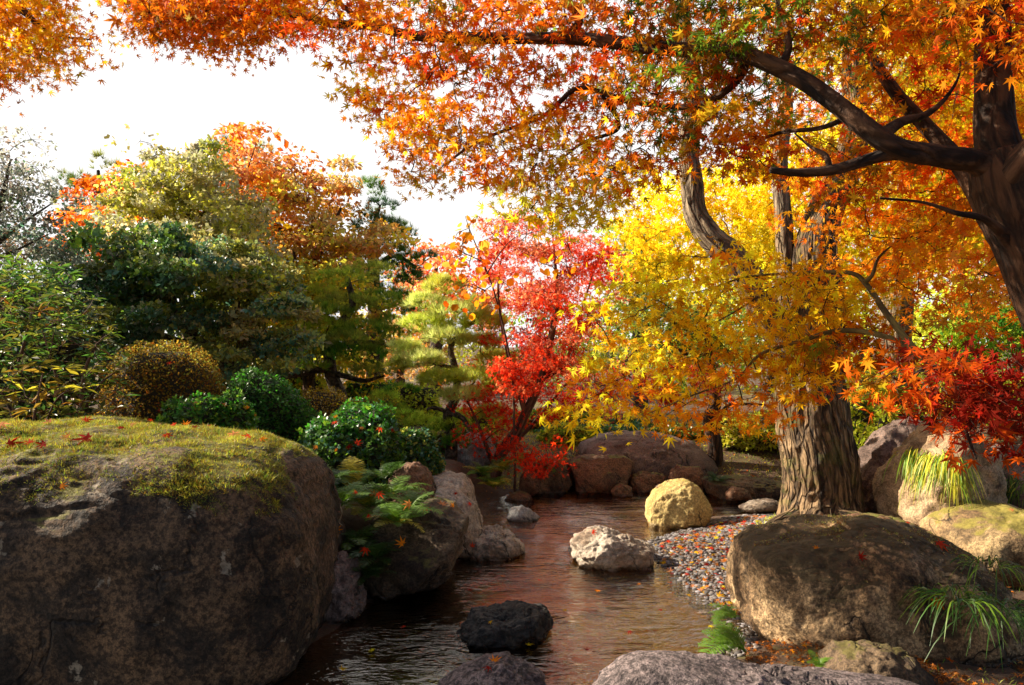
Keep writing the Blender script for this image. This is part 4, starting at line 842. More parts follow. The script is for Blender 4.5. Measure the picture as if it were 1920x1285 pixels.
simple_tree('evergreen_tree', 'broad dark blue-green evergreen with small glossy leaves, behind the brown clipped dome', (330, 760, 9), [
    [(470, 740, 9, .09), (430, 690, 9, .075), (370, 640, 9, .06), (320, 560, 9, .045), (290, 480, 9, .02)], [(430, 690, 9, .05), (440, 600, 9, .035), (460, 520, 9, .015)], [(380, 650, 9, .04), (280, 620, 9, .03), (200, 570, 9, .012)], [(460, 730, 9, .05), (500, 715, 9, .04), (560, 700, 9.1, .015)]],
    [([(170, 480), (220, 430), (300, 430), (400, 460), (480, 480), (560, 560), (560, 660), (520, 700), (440, 710), (400, 660), (300, 640), (220, 640), (180, 620), (120, 560)], 215, 160, 9.0, .8)],
    zonepal([(300, 520, 150, dict(bgreen=5, dgreen=3, green=1, grey=1)), (500, 560, 110, dict(olive=3, bgreen=1, tan=2, ygreen=2)), (250, 450, 80, dict(green=3, olive=2, bgreen=2, grey=1)), (460, 660, 90, dict(bgreen=3, olive=2, brown=1))]), T_OV, .06, M_gloss, M_barkpine, .22, .38, 206, twn=3)
simple_tree('grey_leaved_tree', 'sparse tree with grey-mauve back-lit leaves at the left edge against the sky', (-60, 760, 8.5), [
    [(-90, 790, 8.5, .10), (-70, 640, 8.5, .08), (-30, 480, 8.5, .05), (0, 380, 8.5, .03), (20, 300, 8.5, .01)], [(-30, 480, 8.5, .03), (40, 420, 8.5, .018), (100, 380, 8.5, .006)], [(-40, 500, 8.5, .03), (30, 470, 8.5, .015), (90, 440, 8.5, .006)]],
    [([(-200, 250), (0, 255), (40, 280), (60, 320), (90, 350), (105, 400), (60, 425), (0, 430), (-200, 430)], 85, 75, 8.5, .6), ([(-120, 430), (60, 440), (150, 490), (200, 520), (160, 580), (60, 600), (-120, 620)], 90, 120, 8.8, .6)],
    zonepal([(40, 350, 90, dict(grey=5, purple=1, dgreen=1)), (60, 540, 120, dict(bgreen=4, grey=2, dgreen=2)), (20, 440, 30, dict(rust=1, grey=2, bgreen=1))]), T_OV, .042, M_gloss, M_barkpine, .22, .6, 207, twn=5)
simple_tree('persimmon_tree', 'thin-branched sapling with sparse round orange leaves against the white sky', (895, 800, 7.2), [
    [(965, 860, 8.0, .012), (960, 700, 7.9, .010), (930, 560, 7.6, .008), (900, 480, 7.3, .006), (880, 430, 7.2, .004), (872, 405, 7.2, .002)], [(908, 520, 7.2, .007), (960, 450, 7.2, .004), (1030, 430, 7.2, .002)], [(903, 490, 7.2, .005), (862, 470, 7.2, .003), (845, 455, 7.2, .002)], [(910, 545, 7.2, .006), (880, 530, 7.2, .003), (868, 520, 7.2, .002)]],
    [([(838, 445), (872, 410), (905, 430), (925, 470), (920, 520), (905, 560), (870, 560), (850, 500)], 26, 5, 7.2, .25), ([(1030, 450), (1100, 470), (1080, 510), (1020, 500)], 8, 5, 7.2, .2)],
    dict(orange=4, dorange=2, gold=2, rust=1), T_RD, .06, M_leaf, M_barkred, .12, .8, 208, droop=1.0, cvar=.15)

# trees behind the pool on the right
simple_tree('dark_trunk_tree', 'dark straight-trunked tree on the far bank behind the domed boulder', (1340, 890, 9.0), [
    [(1340, 905, 9.0, .10), (1340, 850, 9.0, .088), (1338, 790, 9.0, .082), (1340, 740, 9.0, .07), (1330, 660, 9.1, .05), (1320, 600, 9.2, .03)], [(1345, 790, 9.0, .03), (1365, 762, 9.0, .022), (1410, 758, 9.0, .015), (1450, 760, 9.0, .006)], [(1335, 700, 9, .03), (1280, 660, 9, .02), (1230, 640, 9, .01)]],
    [([(1200, 590), (1300, 570), (1420, 580), (1430, 660), (1330, 680), (1220, 670)], 50, 90, 9.4, .5)],
    dict(dgreen=3, olive=3, green=2, ygreen=1), T_OV, .05, M_gloss, M_barkdark, .26, .5, 209, twn=3)
simple_tree('pale_trunk_tree', 'pale furrowed forked tree seen high up between the two maple limbs on the right', (1690, 860, 8.5), [
    [(1668, 900, 8.5, .20), (1672, 740, 8.5, .17), (1680, 560, 8.5, .16), (1695, 400, 8.4, .15), (1715, 290, 8.3, .14), (1735, 200, 8.3, .13), (1738, 130, 8.3, .11), (1730, 0, 8.3, .08)], [(1735, 205, 8.3, .10), (1775, 170, 8.3, .09), (1815, 140, 8.3, .08), (1880, 60, 8.3, .05)]],
    [([(1640, 50), (1900, -50), (1950, 150), (1850, 260), (1700, 240)], 34, 80, 8.8, .5)],
    dict(yellow=3, gold=3, ygreen=2), T_ST, .055, M_leaf, M_barkpale, .34, .6, 210, seg=26)
simple_tree('green_maple_tree', 'rounded bright green maple at the far right, half lit, beyond the pointed boulder', (1800, 760, 11), [
    [(1790, 790, 11, .10), (1795, 700, 11, .08), (1800, 620, 11, .04), (1805, 580, 11, .02)]],
    [([(1710, 590), (1750, 565), (1830, 560), (1900, 590), (1910, 640), (1860, 670), (1780, 670), (1720, 640)], 60, 120, 11, .7)],
    zonepal([(1740, 600, 70, dict(lime=4, lemon=1, ygreen=1)), (1860, 620, 70, dict(vgreen=3, lime=1, green=2))]), T_RH, .065, M_far, M_barkpine, .32, .45, 211)  # left palette lighter, right darker: the half-lit look is put into leaf colours
simple_tree('evergreen_tree', 'narrow light green evergreen showing between the red maple and the yellow leaves', (1200, 700, 13), [
    [(1200, 760, 13, .12), (1200, 600, 13, .09), (1195, 470, 13, .05), (1195, 410, 13, .02)]],
    [([(1170, 420), (1200, 400), (1230, 440), (1240, 540), (1200, 600), (1150, 560), (1160, 480)], 55, 90, 13, .5)],
    dict(lime=3, olive=3, green=2, grey=1), T_OV, .065, M_gloss, M_barkpine, .32, .55, 212)

# back row closing the garden
BACK = [
 ('pale yellow-green tree low behind the pruned pine', (800, 700, 19), 780, 600, 130, 90, dict(ygreen=3, lime=3, tan=2), 60),
 ('orange tree glowing far behind the pines, low at centre', (745, 720, 18), 745, 660, 60, 60, dict(salmon=3, orange=2, tan=2), 26),
 ('scarlet maple far behind, a small red clump over the pale pine', (815, 700, 17), 815, 530, 46, 50, dict(scarlet=3, salmon=3, dorange=1), 26),
 ('dark green tree far behind the red maple', (1000, 700, 20), 1010, 660, 150, 90, dict(green=3, dgreen=3, olive=2), 60),
 ('olive tree far behind the dark straight trunk', (1250, 700, 18), 1270, 640, 150, 110, dict(olive=3, green=3, ygreen=2), 80),
 ('yellow tree far behind the furrowed trunk', (1450, 700, 16), 1440, 560, 170, 130, dict(yellow=3, ygreen=3, gold=1), 100),
 ('sunny yellow-green tree far behind between the furrowed trunk and the pale trunk', (1620, 700, 15), 1620, 640, 120, 110, dict(lime=3, ygreen=3, yellow=1), 80),
 ('green tree at the far right edge behind the near maple trunk', (1900, 740, 16), 1920, 560, 170, 140, dict(green=3, lime=2, ygreen=2, gold=1), 100),
 ('yellow tree behind the top right corner of the garden', (1800, 700, 14), 1800, 360, 170, 140, dict(yellow=3, gold=2, ygreen=2), 100),
 ('dark evergreen mass behind the left end of the garden', (60, 740, 13), 40, 620, 190, 110, dict(bgreen=3, dgreen=3, green=1), 90),
 ('dull green tree behind the dark blue-green evergreen', (400, 740, 13), 420, 600, 200, 110, dict(green=2, olive=2, dgreen=3), 90),
]
for i, (lab, base, cx, cy, rx, ry, pal, n) in enumerate(BACK):
    d = base[2]; an = np.linspace(0, 2*pi, 15)[:-1]; rr = 1+0.15*np.sin(an*3+i)
    poly = [(cx+rx*cos(a)*q, cy+ry*sin(a)*q) for a, q in zip(an, rr)]
    simple_tree('background_tree', lab, base, [[(base[0], 705, d, .15), (base[0]+4, (705+cy)/2, d, .12), (cx, cy, d, .07), (cx+5, cy-ry*.7, d, .02)]], [(poly, n, 85, d, 1.4)], pal, T_RH, .10 if d > 15 else .085, M_far, M_barkpine, .5, .5, 400+i, group='trees closing the view beyond the garden')

# ---------------------------------------------------------------- shrubs
def gz(x, y): return float(ground_z(np.array([float(x)]), np.array([float(y)]))[0])
M_core = NT('inner_shade'); _b = M_core.n('ShaderNodeBsdfPrincipled'); _tc = M_core.n('ShaderNodeTexCoord').outputs['Object']  # near-black core colour stands in for the shade inside a shrub
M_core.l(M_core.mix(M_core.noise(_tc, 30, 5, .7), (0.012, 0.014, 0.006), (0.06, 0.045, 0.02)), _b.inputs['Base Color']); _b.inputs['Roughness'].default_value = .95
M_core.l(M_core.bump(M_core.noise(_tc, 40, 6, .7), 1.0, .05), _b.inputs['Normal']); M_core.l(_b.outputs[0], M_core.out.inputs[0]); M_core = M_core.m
def shrub(label, cx, top, hw, d, n, tm, L, mat, pal, name='clipped_shrub', cat='shrub', depth=None, seed=1, e=.85, lump=.05, tilt=0.0, out=.55, flowers=None, topgreen=None):
    rg = np.random.default_rng(seed); c = P(cx, 700, d); g = gz(c[0], c[1]); c[2] = g-.03
    H = EYE-(top-650)/F*d-c[2]; A = hw/F*d; Bd = depth or A
    E = empty(name, c, label, cat)
    v, f = ICO[5]; 
    def shape(u):
        r = np.hypot(u[:, 0], u[:, 1]); z = np.abs(u[:, 2]); re = r**e/np.maximum(r, 1e-6)
        k_ = 1+lump*fbm(u*2.3, seed, 3)
        return np.stack([u[:, 0]*re*A, u[:, 1]*re*Bd, z**e*H], 1)*k_[:, None]+np.stack([0*r, 0*r, tilt*u[:, 0]*re*A*z], 1)
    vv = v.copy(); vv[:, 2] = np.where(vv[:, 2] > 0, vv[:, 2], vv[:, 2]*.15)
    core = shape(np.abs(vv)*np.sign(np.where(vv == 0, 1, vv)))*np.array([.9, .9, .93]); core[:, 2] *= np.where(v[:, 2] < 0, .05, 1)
    mesh('shade_core', core+c, f, M_core, E)  # solid dark core for the twig mass, with the inner shade in its colour
    u = norm(rg.normal(size=(n, 3))); u[:, 2] = np.abs(u[:, 2]); 
    pos = shape(u)*rg.uniform(.88, 1.03, (n, 1)); pn = norm(u/np.array([A, Bd, H])**1.0)
    nr = norm(pn*out+rg.normal(size=(n, 3))*.55+np.array([0, 0, .35])); tip = rg.normal(size=(n, 3))*.6+pn*.7+np.array([0, 0, .2])
    cols = pick(rg, pal, n)
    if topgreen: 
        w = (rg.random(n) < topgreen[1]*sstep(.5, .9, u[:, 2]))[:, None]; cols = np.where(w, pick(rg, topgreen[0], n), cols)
    cols = np.clip(cols*np.exp(rg.normal(size=(n, 1))*.3), 0, .9)
    place(tm, pos+c, nr, tip, L*np.exp(rg.normal(size=n)*.2), cols, 'foliage', mat, E)
    return c, shape, pn
SHR = {}
def sh(key, *a, **k): SHR[key] = shrub(*a, **k)
C['ygd'] = (0.16, 0.13, 0.015); C['azalea'] = (0.22, 0.11, 0.012); C['azalea2'] = (0.34, 0.20, 0.02); C['rusty'] = (0.28, 0.08, 0.01); C['hgreen'] = (0.06, 0.16, 0.02)
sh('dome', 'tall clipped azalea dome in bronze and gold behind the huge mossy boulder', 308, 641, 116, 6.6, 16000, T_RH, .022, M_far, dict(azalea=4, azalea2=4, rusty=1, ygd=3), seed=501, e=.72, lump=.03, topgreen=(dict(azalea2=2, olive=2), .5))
sh('ball', 'clipped bright green shrub sloping down to the right beside the bronze azalea dome', 505, 712, 88, 7.0, 9000, T_RH, .034, M_gloss, dict(hgreen=4, vgreen=2, dgreen=2), seed=502, e=.8, tilt=-.35, lump=.10)
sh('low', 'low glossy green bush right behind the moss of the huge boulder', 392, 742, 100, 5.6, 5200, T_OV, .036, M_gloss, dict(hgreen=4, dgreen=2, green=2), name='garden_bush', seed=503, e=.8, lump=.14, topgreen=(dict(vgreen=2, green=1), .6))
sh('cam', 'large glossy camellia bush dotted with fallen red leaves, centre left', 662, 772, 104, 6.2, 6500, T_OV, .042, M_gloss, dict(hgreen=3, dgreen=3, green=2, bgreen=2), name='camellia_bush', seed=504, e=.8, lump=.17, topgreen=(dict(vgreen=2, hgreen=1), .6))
sh('cam2', 'smaller dark camellia bush joined to the right side of the larger one', 768, 812, 62, 6.5, 3600, T_OV, .04, M_gloss, dict(dgreen=3, hgreen=2, bgreen=2, olive=1), name='camellia_bush', seed=505, e=.85, lump=.10)
sh('gold', 'small golden bronze clipped dome behind the camellia bush', 605, 729, 62, 8.6, 7000, T_RH, .022, M_far, dict(azalea2=4, gold=2, tan=2), seed=506, e=.75, lump=.03)
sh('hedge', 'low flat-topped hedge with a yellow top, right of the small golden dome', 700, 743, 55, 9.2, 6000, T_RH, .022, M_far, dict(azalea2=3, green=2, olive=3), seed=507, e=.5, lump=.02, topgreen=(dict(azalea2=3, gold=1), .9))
sh('loose', 'loose yellow-green shrub with thin dark stems between the two trunks on the far bank', 1405, 775, 66, 9.6, 3600, T_RH, .055, M_far, dict(ygreen=4, olive=3, lime=1, tan=1), name='garden_bush', seed=508, e=.9, lump=.3)
sh('lime', 'sunlit lime green shrub behind the pointed boulder', 1650, 745, 75, 8.4, 4500, T_RH, .05, M_far, dict(lime=4, vgreen=1, lemon=1, ygreen=2), name='garden_bush', seed=509, e=.9, lump=.25)
sh('rlime', 'pale lime shrub at the far right behind the dark red maple leaves', 1880, 705, 110, 9.5, 4500, T_RH, .055, M_far, dict(lime=4, ygreen=3, tan=1), name='garden_bush', seed=510, e=.8, lump=.2)
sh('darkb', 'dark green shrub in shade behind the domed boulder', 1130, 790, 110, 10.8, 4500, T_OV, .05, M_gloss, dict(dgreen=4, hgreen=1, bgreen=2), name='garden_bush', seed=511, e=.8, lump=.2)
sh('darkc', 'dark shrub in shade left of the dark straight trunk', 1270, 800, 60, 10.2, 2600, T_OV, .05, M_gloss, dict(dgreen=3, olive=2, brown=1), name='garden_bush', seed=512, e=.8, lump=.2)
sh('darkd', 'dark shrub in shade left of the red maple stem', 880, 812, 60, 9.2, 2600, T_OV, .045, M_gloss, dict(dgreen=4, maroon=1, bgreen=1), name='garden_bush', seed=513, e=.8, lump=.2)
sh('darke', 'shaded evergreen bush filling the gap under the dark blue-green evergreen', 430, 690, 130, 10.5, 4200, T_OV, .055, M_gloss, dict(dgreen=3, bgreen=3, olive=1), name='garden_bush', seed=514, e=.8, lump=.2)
sh('yelb', 'yellow-green shrub glowing behind the open trunk of the dark layered pine', 570, 705, 60, 13, 2200, T_RH, .07, M_far, dict(ygreen=4, lime=2, gold=1), name='garden_bush', seed=515, e=.8, lump=.15)
sh('orab', 'orange shrub far behind under the dark layered pine', 690, 712, 45, 14, 1600, T_RH, .07, M_far, dict(orange=3, salmon=2, gold=2), name='garden_bush', seed=516, e=.8, lump=.2)
sh('leftb', 'dark leafy bush at the left frame edge behind the yellow-leaved shrub', 40, 560, 130, 7.4, 5200, T_OV, .055, M_gloss, dict(dgreen=3, hgreen=2, olive=2, bgreen=1), name='garden_bush', seed=517, e=.8, lump=.25)
sh('midb', 'pale olive bush behind the lower branches of the red maple', 1050, 770, 90, 11.5, 3000, T_RH, .06, M_far, dict(olive=3, ygreen=2, green=2), name='garden_bush', seed=518, e=.8, lump=.25)
sh('edgeb', 'green bush behind the dark trunk at the right frame edge', 1990, 760, 110, 7.6, 3000, T_OV, .05, M_gloss, dict(green=3, hgreen=2, olive=2), name='garden_bush', seed=519, e=.8, lump=.2)

sh('cena', 'light green shrub filling the gap between the pale pruned pine and the red maple', 880, 775, 60, 10.6, 2600, T_RH, .055, M_far, dict(lime=3, ygreen=3, green=2), name='garden_bush', seed=531, e=.85, lump=.25)
sh('cenb', 'yellow-green shrub behind the small golden dome and the hedge', 770, 735, 70, 12, 2600, T_RH, .06, M_far, dict(ygreen=4, lime=3, olive=1), name='garden_bush', seed=532, e=.85, lump=.25)
sh('cenc', 'light olive shrub right of the red maple stem on the far bank', 1065, 800, 50, 9.9, 2200, T_RH, .05, M_far, dict(olive=3, ygreen=3, green=2), name='garden_bush', seed=533, e=.85, lump=.25)
sh('cend', 'green shrub behind the flat-topped hedge', 690, 715, 70, 12.5, 2600, T_RH, .06, M_far, dict(green=3, vgreen=2, ygreen=2), name='garden_bush', seed=534, e=.85, lump=.25)
def whorl_shrub(label, base, stems, poly, n, d, jit, L, pal, seed, per=9, w=.16):
    rg = np.random.default_rng(seed); b_ = P(*base); b_[2] = gz(b_[0], b_[1]); E = empty('garden_shrub', b_, label, 'shrub')
    sk = []
    for i, l in enumerate(stems):
        p, r = pxpath(l); v, f, cap, bk, c, r_ = tube(p, r, 8, 6, .06, seed+i, 0, .5); mesh('stem', v, [f, cap], M_barkred, E, vecs=bk); sk.append(c)
    c, _ = spread_px(rg, poly, n, d, jit); grow_twigs(np.vstack(sk), None, c, 'twigs', M_barkred, E, .002, .008, seed=seed, sag=-.05)
    idx = np.repeat(np.arange(n), per); N_ = len(idx); a = rg.uniform(0, 2*pi, N_); el = rg.uniform(-.5, .7, N_)
    tip = np.stack([np.cos(a)*np.cos(el), np.sin(a)*np.cos(el), np.sin(el)], 1); nr = np.array([0, 0, 1.0])+rg.normal(size=(N_, 3))*.35
    cols = np.clip((pick(rg, pal, n)[idx]*.6+pick(rg, pal, N_)*.4)*np.exp(rg.normal(size=(N_, 1))*.25), 0, .9)
    place(tmpl_rhomb(w), c[idx]+tip*.008, nr, tip, L*np.exp(rg.normal(size=N_)*.25), cols, 'foliage', M_gloss, E)
whorl_shrub('shrub with whorls of narrow yellow-green leaves on reddish stems, left of the bronze dome', (130, 880, 5.4),
    [[(140, 900, 5.4, .02), (150, 780, 5.4, .016), (160, 690, 5.4, .012), (200, 620, 5.4, .005)], [(145, 820, 5.4, .014), (110, 720, 5.4, .010), (80, 620, 5.4, .004)], [(150, 780, 5.4, .012), (190, 720, 5.3, .008), (230, 690, 5.3, .003)]],
    [(-60, 560), (60, 540), (180, 560), (220, 640), (240, 720), (240, 790), (120, 800), (-60, 800)], 190, 5.45, .5, .07, dict(ygd=4, rusty=1, green=2, dgreen=4, hgreen=2), 521)
whorl_shrub('shrub with large bright yellow leaf rosettes just behind the moss at the left frame edge', (60, 900, 4.9),
    [[(60, 920, 4.95, .014), (62, 800, 4.95, .010), (80, 700, 4.95, .004)], [(60, 860, 4.95, .010), (100, 760, 4.9, .006), (130, 730, 4.9, .003)]],
    [(0, 690), (110, 660), (180, 700), (160, 760), (60, 775), (0, 770)], 13, 4.95, .2, .09, dict(ygd=3, azalea2=3, ygreen=2), 522, 8, .15)
whorl_shrub('upright shrub of dark narrow leaves filling the left frame edge above the yellow rosettes', (-20, 900, 6.3),
    [[(20, 900, 6.3, .025), (30, 720, 6.3, .018), (60, 580, 6.3, .008)], [(25, 780, 6.3, .016), (-40, 640, 6.3, .006)]],
    [(-150, 500), (0, 480), (120, 500), (170, 560), (200, 620), (100, 650), (-150, 650)], 150, 6.3, .5, .085, dict(green=3, hgreen=3, olive=2, dgreen=2), 523, 10, .15)

# ---------------------------------------------------------------- ferns and grasses
def frond_mesh(L, seed, pairs=20):
    rg = np.random.default_rng(seed); t = np.linspace(0, 1, 12); arch = rg.uniform(.5, .9)
    path = np.stack([t*0+np.sin(t*2)*rg.uniform(-.06, .06)*L, t*L*.86, L*(.75*t-arch*t*t)], 1)
    v, f = thin_tubes(path[None], np.array([L*.009]), np.array([L*.002])); vs = [v]; fs4 = [f]; 
    tp = []; tri = []; n0 = len(v); cnt = n0
    for i in range(pairs):
        q = .14+.84*i/(pairs-1); c = np.array([np.interp(q, t, path[:, j]) for j in range(3)]); d_ = norm(np.array([np.interp(min(q+.04, 1), t, path[:, j]) for j in range(3)])-c)
        w = L*.30*sin(pi*min(1, (q-.05)**.65*.98))**.8+L*.015
        for sgn in (-1, 1):
            sd = norm(np.array([sgn, 0, 0])+d_*.45+np.array([0, 0, rg.uniform(-.25, .1)])); wd = d_*L*.0165
            pts = [c-wd*.6, c+sd*w*.5-wd+np.array([0, 0, .01*L]), c+sd*w, c+sd*w*.5+wd+np.array([0, 0, .01*L]), c+wd*.6]
            tp += pts; tri.append([cnt, cnt+1, cnt+2, cnt+3, cnt+4]); cnt += 5
    return np.vstack([v, np.array(tp)]), [f, np.array(tri)]
FR = {}
def frond_data(kind, seed):
    key = (kind, seed)
    if key in FR: return FR[key]
    v, f = frond_mesh(1.0, seed); rg = np.random.default_rng(seed*7+len(kind))
    cols = np.array(C[kind])[None]*np.exp(rg.normal(size=(len(v), 1))*.15)
    o = mesh('frond', v, f, M_grass, None, cols=cols, smooth=False); me = o.data; bpy.data.objects.remove(o); FR[key] = me; return me
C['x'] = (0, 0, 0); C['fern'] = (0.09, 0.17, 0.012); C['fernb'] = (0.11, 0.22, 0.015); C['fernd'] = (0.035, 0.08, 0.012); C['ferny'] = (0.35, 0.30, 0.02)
def fern(label, pos, n, L, kinds, seed, group=None, fan=(0, 2*pi), pitch=(-.2, .5)):
    rg = np.random.default_rng(seed); E = empty('fern', pos, label, 'fern', group)
    n = int(n*1.3); L *= .85
    for i in range(n):
        a = fan[0]+(fan[1]-fan[0])*(i+rg.uniform(-.4, .4))/n; o = bpy.data.objects.new('frond', frond_data(kinds[rg.integers(len(kinds))], int(rg.integers(1, 4))))
        link(o, E); s_ = L*rg.uniform(.7, 1.15); o.scale = (s_, s_, s_); o.rotation_euler = (rg.uniform(*pitch), rg.uniform(-.2, .2), a)
def on_rock(key, px, py):
    o, p, vn, f = ROCKS[key]; q = to_px(p); view = norm(p-np.array([0, 0, EYE])); face = (vn*view).sum(1) < 0.05
    dd = ((q-np.array([px, py]))**2).sum(1)+np.where(face, 0, 1e6); i = int(dd.argmin()); return p[i], vn[i]
G2 = 'ferns growing over the left bank rocks'
for i, (lab, px, py, d, n, L, ks, key) in enumerate([
    ('broad bright fern spilling over the top of the tall blocky rock', 765, 962, 4.75, 15, .28, ['fernb', 'fern'], None),
    ('fern with upright fronds between the camellia bush and the tall blocky rock', 690, 955, 5.0, 15, .30, ['fernb', 'fern', 'ferny'], None),
    ('fern hanging beside the right end of the huge mossy boulder, lit at its tips', 640, 950, 4.9, 13, .28, ['fern', 'fernb'], None),
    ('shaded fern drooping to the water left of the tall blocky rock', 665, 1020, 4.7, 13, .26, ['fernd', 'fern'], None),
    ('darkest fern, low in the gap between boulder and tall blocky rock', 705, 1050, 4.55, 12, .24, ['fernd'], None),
    ('small yellowing fern with rusty tips just left of the pink-leaved pale rock', 745, 985, 4.6, 10, .22, ['ferny', 'fernb'], None),
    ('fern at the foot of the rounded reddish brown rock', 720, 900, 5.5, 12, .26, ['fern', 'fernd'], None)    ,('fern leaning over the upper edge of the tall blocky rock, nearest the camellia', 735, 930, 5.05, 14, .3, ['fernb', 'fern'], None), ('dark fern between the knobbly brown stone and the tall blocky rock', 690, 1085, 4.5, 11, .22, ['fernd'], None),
    ('fern in shade right behind the shoulder of the huge mossy boulder', 625, 905, 5.2, 13, .3, ['fern', 'fernd'], None)]):
    fern(lab, P(px, py, d), n, L, ks, 600+i, G2)
fern('single pale fern standing against the camellia leaves', P(662, 925, 5.3), 5, .34, ['fernb', 'ferny'], 611, None, (-.6, .6), (.3, .8))
G3 = 'ferns on the shaded far-left bank'
for i, (lab, px, py, d) in enumerate([('fern hanging over the far bank next to the cream rock', 905, 890, 7.6), ('fern on the far bank below the red maple stem', 940, 885, 7.8), ('fern at the waterline left of the small orange-brown rock', 925, 915, 7.5),
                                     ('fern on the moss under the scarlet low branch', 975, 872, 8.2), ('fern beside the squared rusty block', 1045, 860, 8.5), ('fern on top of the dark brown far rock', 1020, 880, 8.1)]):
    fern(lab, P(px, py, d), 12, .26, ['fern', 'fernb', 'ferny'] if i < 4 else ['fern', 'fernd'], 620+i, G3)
fern('bright green fern reaching over the water at the left foot of the golden brown boulder', P(1400, 1225, 3.75), 8, .32, ['fernb'], 631, None, (.6, 2.4), (.0, .45))
fern('darker fern just above the bright one at the golden brown boulder', P(1380, 1160, 4.1), 9, .2, ['fern', 'fernd'], 632, None, (.2, 2.8), (-.3, .2))
fern('small green fern sprouting between the golden brown boulder and the low rock at its foot', P(1535, 1255, 3.3), 9, .10, ['fernb'], 633, None, (0, 2*pi), (.2, .8))
fern('dark fern beside the cube-shaped rusty rock', P(1345, 905, 7.9), 10, .2, ['fernd', 'fern'], 634)

def blades(name, label, bases, L, w, dirs, droop, pal, seed, cat='grass clump', group=None, kind=None, K=6, stiff=0.4):
    rg = np.random.default_rng(seed); n = len(bases); L = L*np.exp(rg.normal(size=n)*.25); t = np.linspace(0, 1, K)[None, :, None]
    d0 = norm(dirs+rg.normal(size=(n, 3))*.25)
    path = bases[:, None]+(d0[:, None]*t*stiff*1.3+np.array([0, 0, -droop])*t**2+norm(d0*np.array([1, 1, 0])+1e-6)[:, None]*t*.4*(1-stiff))*L[:, None, None]
    sd = norm(np.cross(d0, np.array([0, 0, 1.0]))+rg.normal(size=(n, 3))*.3)
    wd = (w*np.sin(np.clip(t*.85+.12, 0, 1)*pi)**.7)*np.ones((n, 1, 1)); a = path-sd[:, None]*wd; b_ = path+sd[:, None]*wd
    v = np.stack([a, b_], 2).reshape(-1, 3); i0 = (np.arange(n)[:, None]*K+np.arange(K-1)[None])*2
    f = np.stack([i0, i0+1, i0+3, i0+2], -1).reshape(-1, 4)
    cols = np.repeat(np.clip(pick(rg, pal, n)*np.exp(rg.normal(size=(n, 1))*.25), 0, .9), K*2, 0)
    o = mesh(name, v, f, M_grass, None, cols=cols, origin=bases.mean(0)); tag(o, label, cat, group, kind); return o
def clump_bases(rg, c, R, n): a = rg.uniform(0, 2*pi, n); r = R*rg.random(n)**.5; return c+np.stack([np.cos(a)*r, np.sin(a)*r, 0*r], 1), np.stack([np.cos(a), np.sin(a), 0*a], 1)
rg = np.random.default_rng(77)
for i, (lab, px, py, d, R, n, L, w, pal) in enumerate([
    ('dark strap-leaved grass clump on the right end of the golden brown boulder', 1790, 1120, 3.55, .10, 90, .26, .0035, dict(dgreen=3, green=2, hgreen=2)),
    ('second dark grass clump, drooping at the lower right corner', 1870, 1140, 3.6, .12, 90, .28, .0035, dict(dgreen=4, hgreen=2)),
    ('thin grass clump arching over the right shoulder of the golden brown boulder', 1850, 1060, 3.9, .10, 60, .26, .003, dict(dgreen=3, green=2)),
    ('small grass tuft growing in front of the domed boulder on the far bank', 1222, 895, 8.4, .10, 60, .22, .004, dict(green=2, grey=1, dgreen=2)),
    ('grass tuft on the far bank above the squared rusty block', 1040, 862, 8.6, .12, 70, .22, .004, dict(green=3, ygreen=2)),
    ('dark grass tuft at the foot of the dark straight trunk', 1370, 895, 8.7, .12, 70, .22, .004, dict(dgreen=3, green=1)),
    ('wispy grass clump between the huge mossy boulder and the camellia bush', 560, 870, 5.0, .10, 80, .26, .003, dict(green=2, olive=2, tan=1))]):
    b_, dr = clump_bases(rg, P(px, py, d), R, n); blades('grass_clump', lab, b_, L, w, dr*.55+np.array([0, 0, .9]), .75, pal, 640+i)
def face_blades(label, key, pts, n, L, w, pal, seed):
    rg = np.random.default_rng(seed); q = np.array([pts[rg.integers(len(pts))] for _ in range(n)], float)+rg.normal(size=(n, 2))*np.array([7, 6]); b_ = []; dr = []
    for x, y in q:
        p, vn = on_rock(key, x, y); b_.append(p-vn*.01); dr.append(vn)
    blades('grass_clump', label, np.array(b_), L, w, np.array(dr)*.8+np.array([-.1, -.2, .35]), 1.0, pal, seed, stiff=.28)
face_blades('curtain of sunlit yellow-green grass hanging down the bright tan boulder', 'rgrass', [(1700, 850), (1715, 845), (1730, 855), (1745, 850), (1760, 860), (1775, 855), (1790, 865), (1805, 868), (1740, 880), (1770, 885), (1800, 895), (1720, 880)], 420, .17, .0028, dict(green=3, ygreen=3, lime=1, tan=1), 651)
face_blades('dark green grass hanging down the mauve and cream boulder at the right edge', 'redge', [(1865, 895), (1880, 895), (1895, 898), (1910, 900), (1925, 900), (1850, 900), (1900, 915)], 260, .16, .0028, dict(dgreen=3, green=3, lime=1), 652)

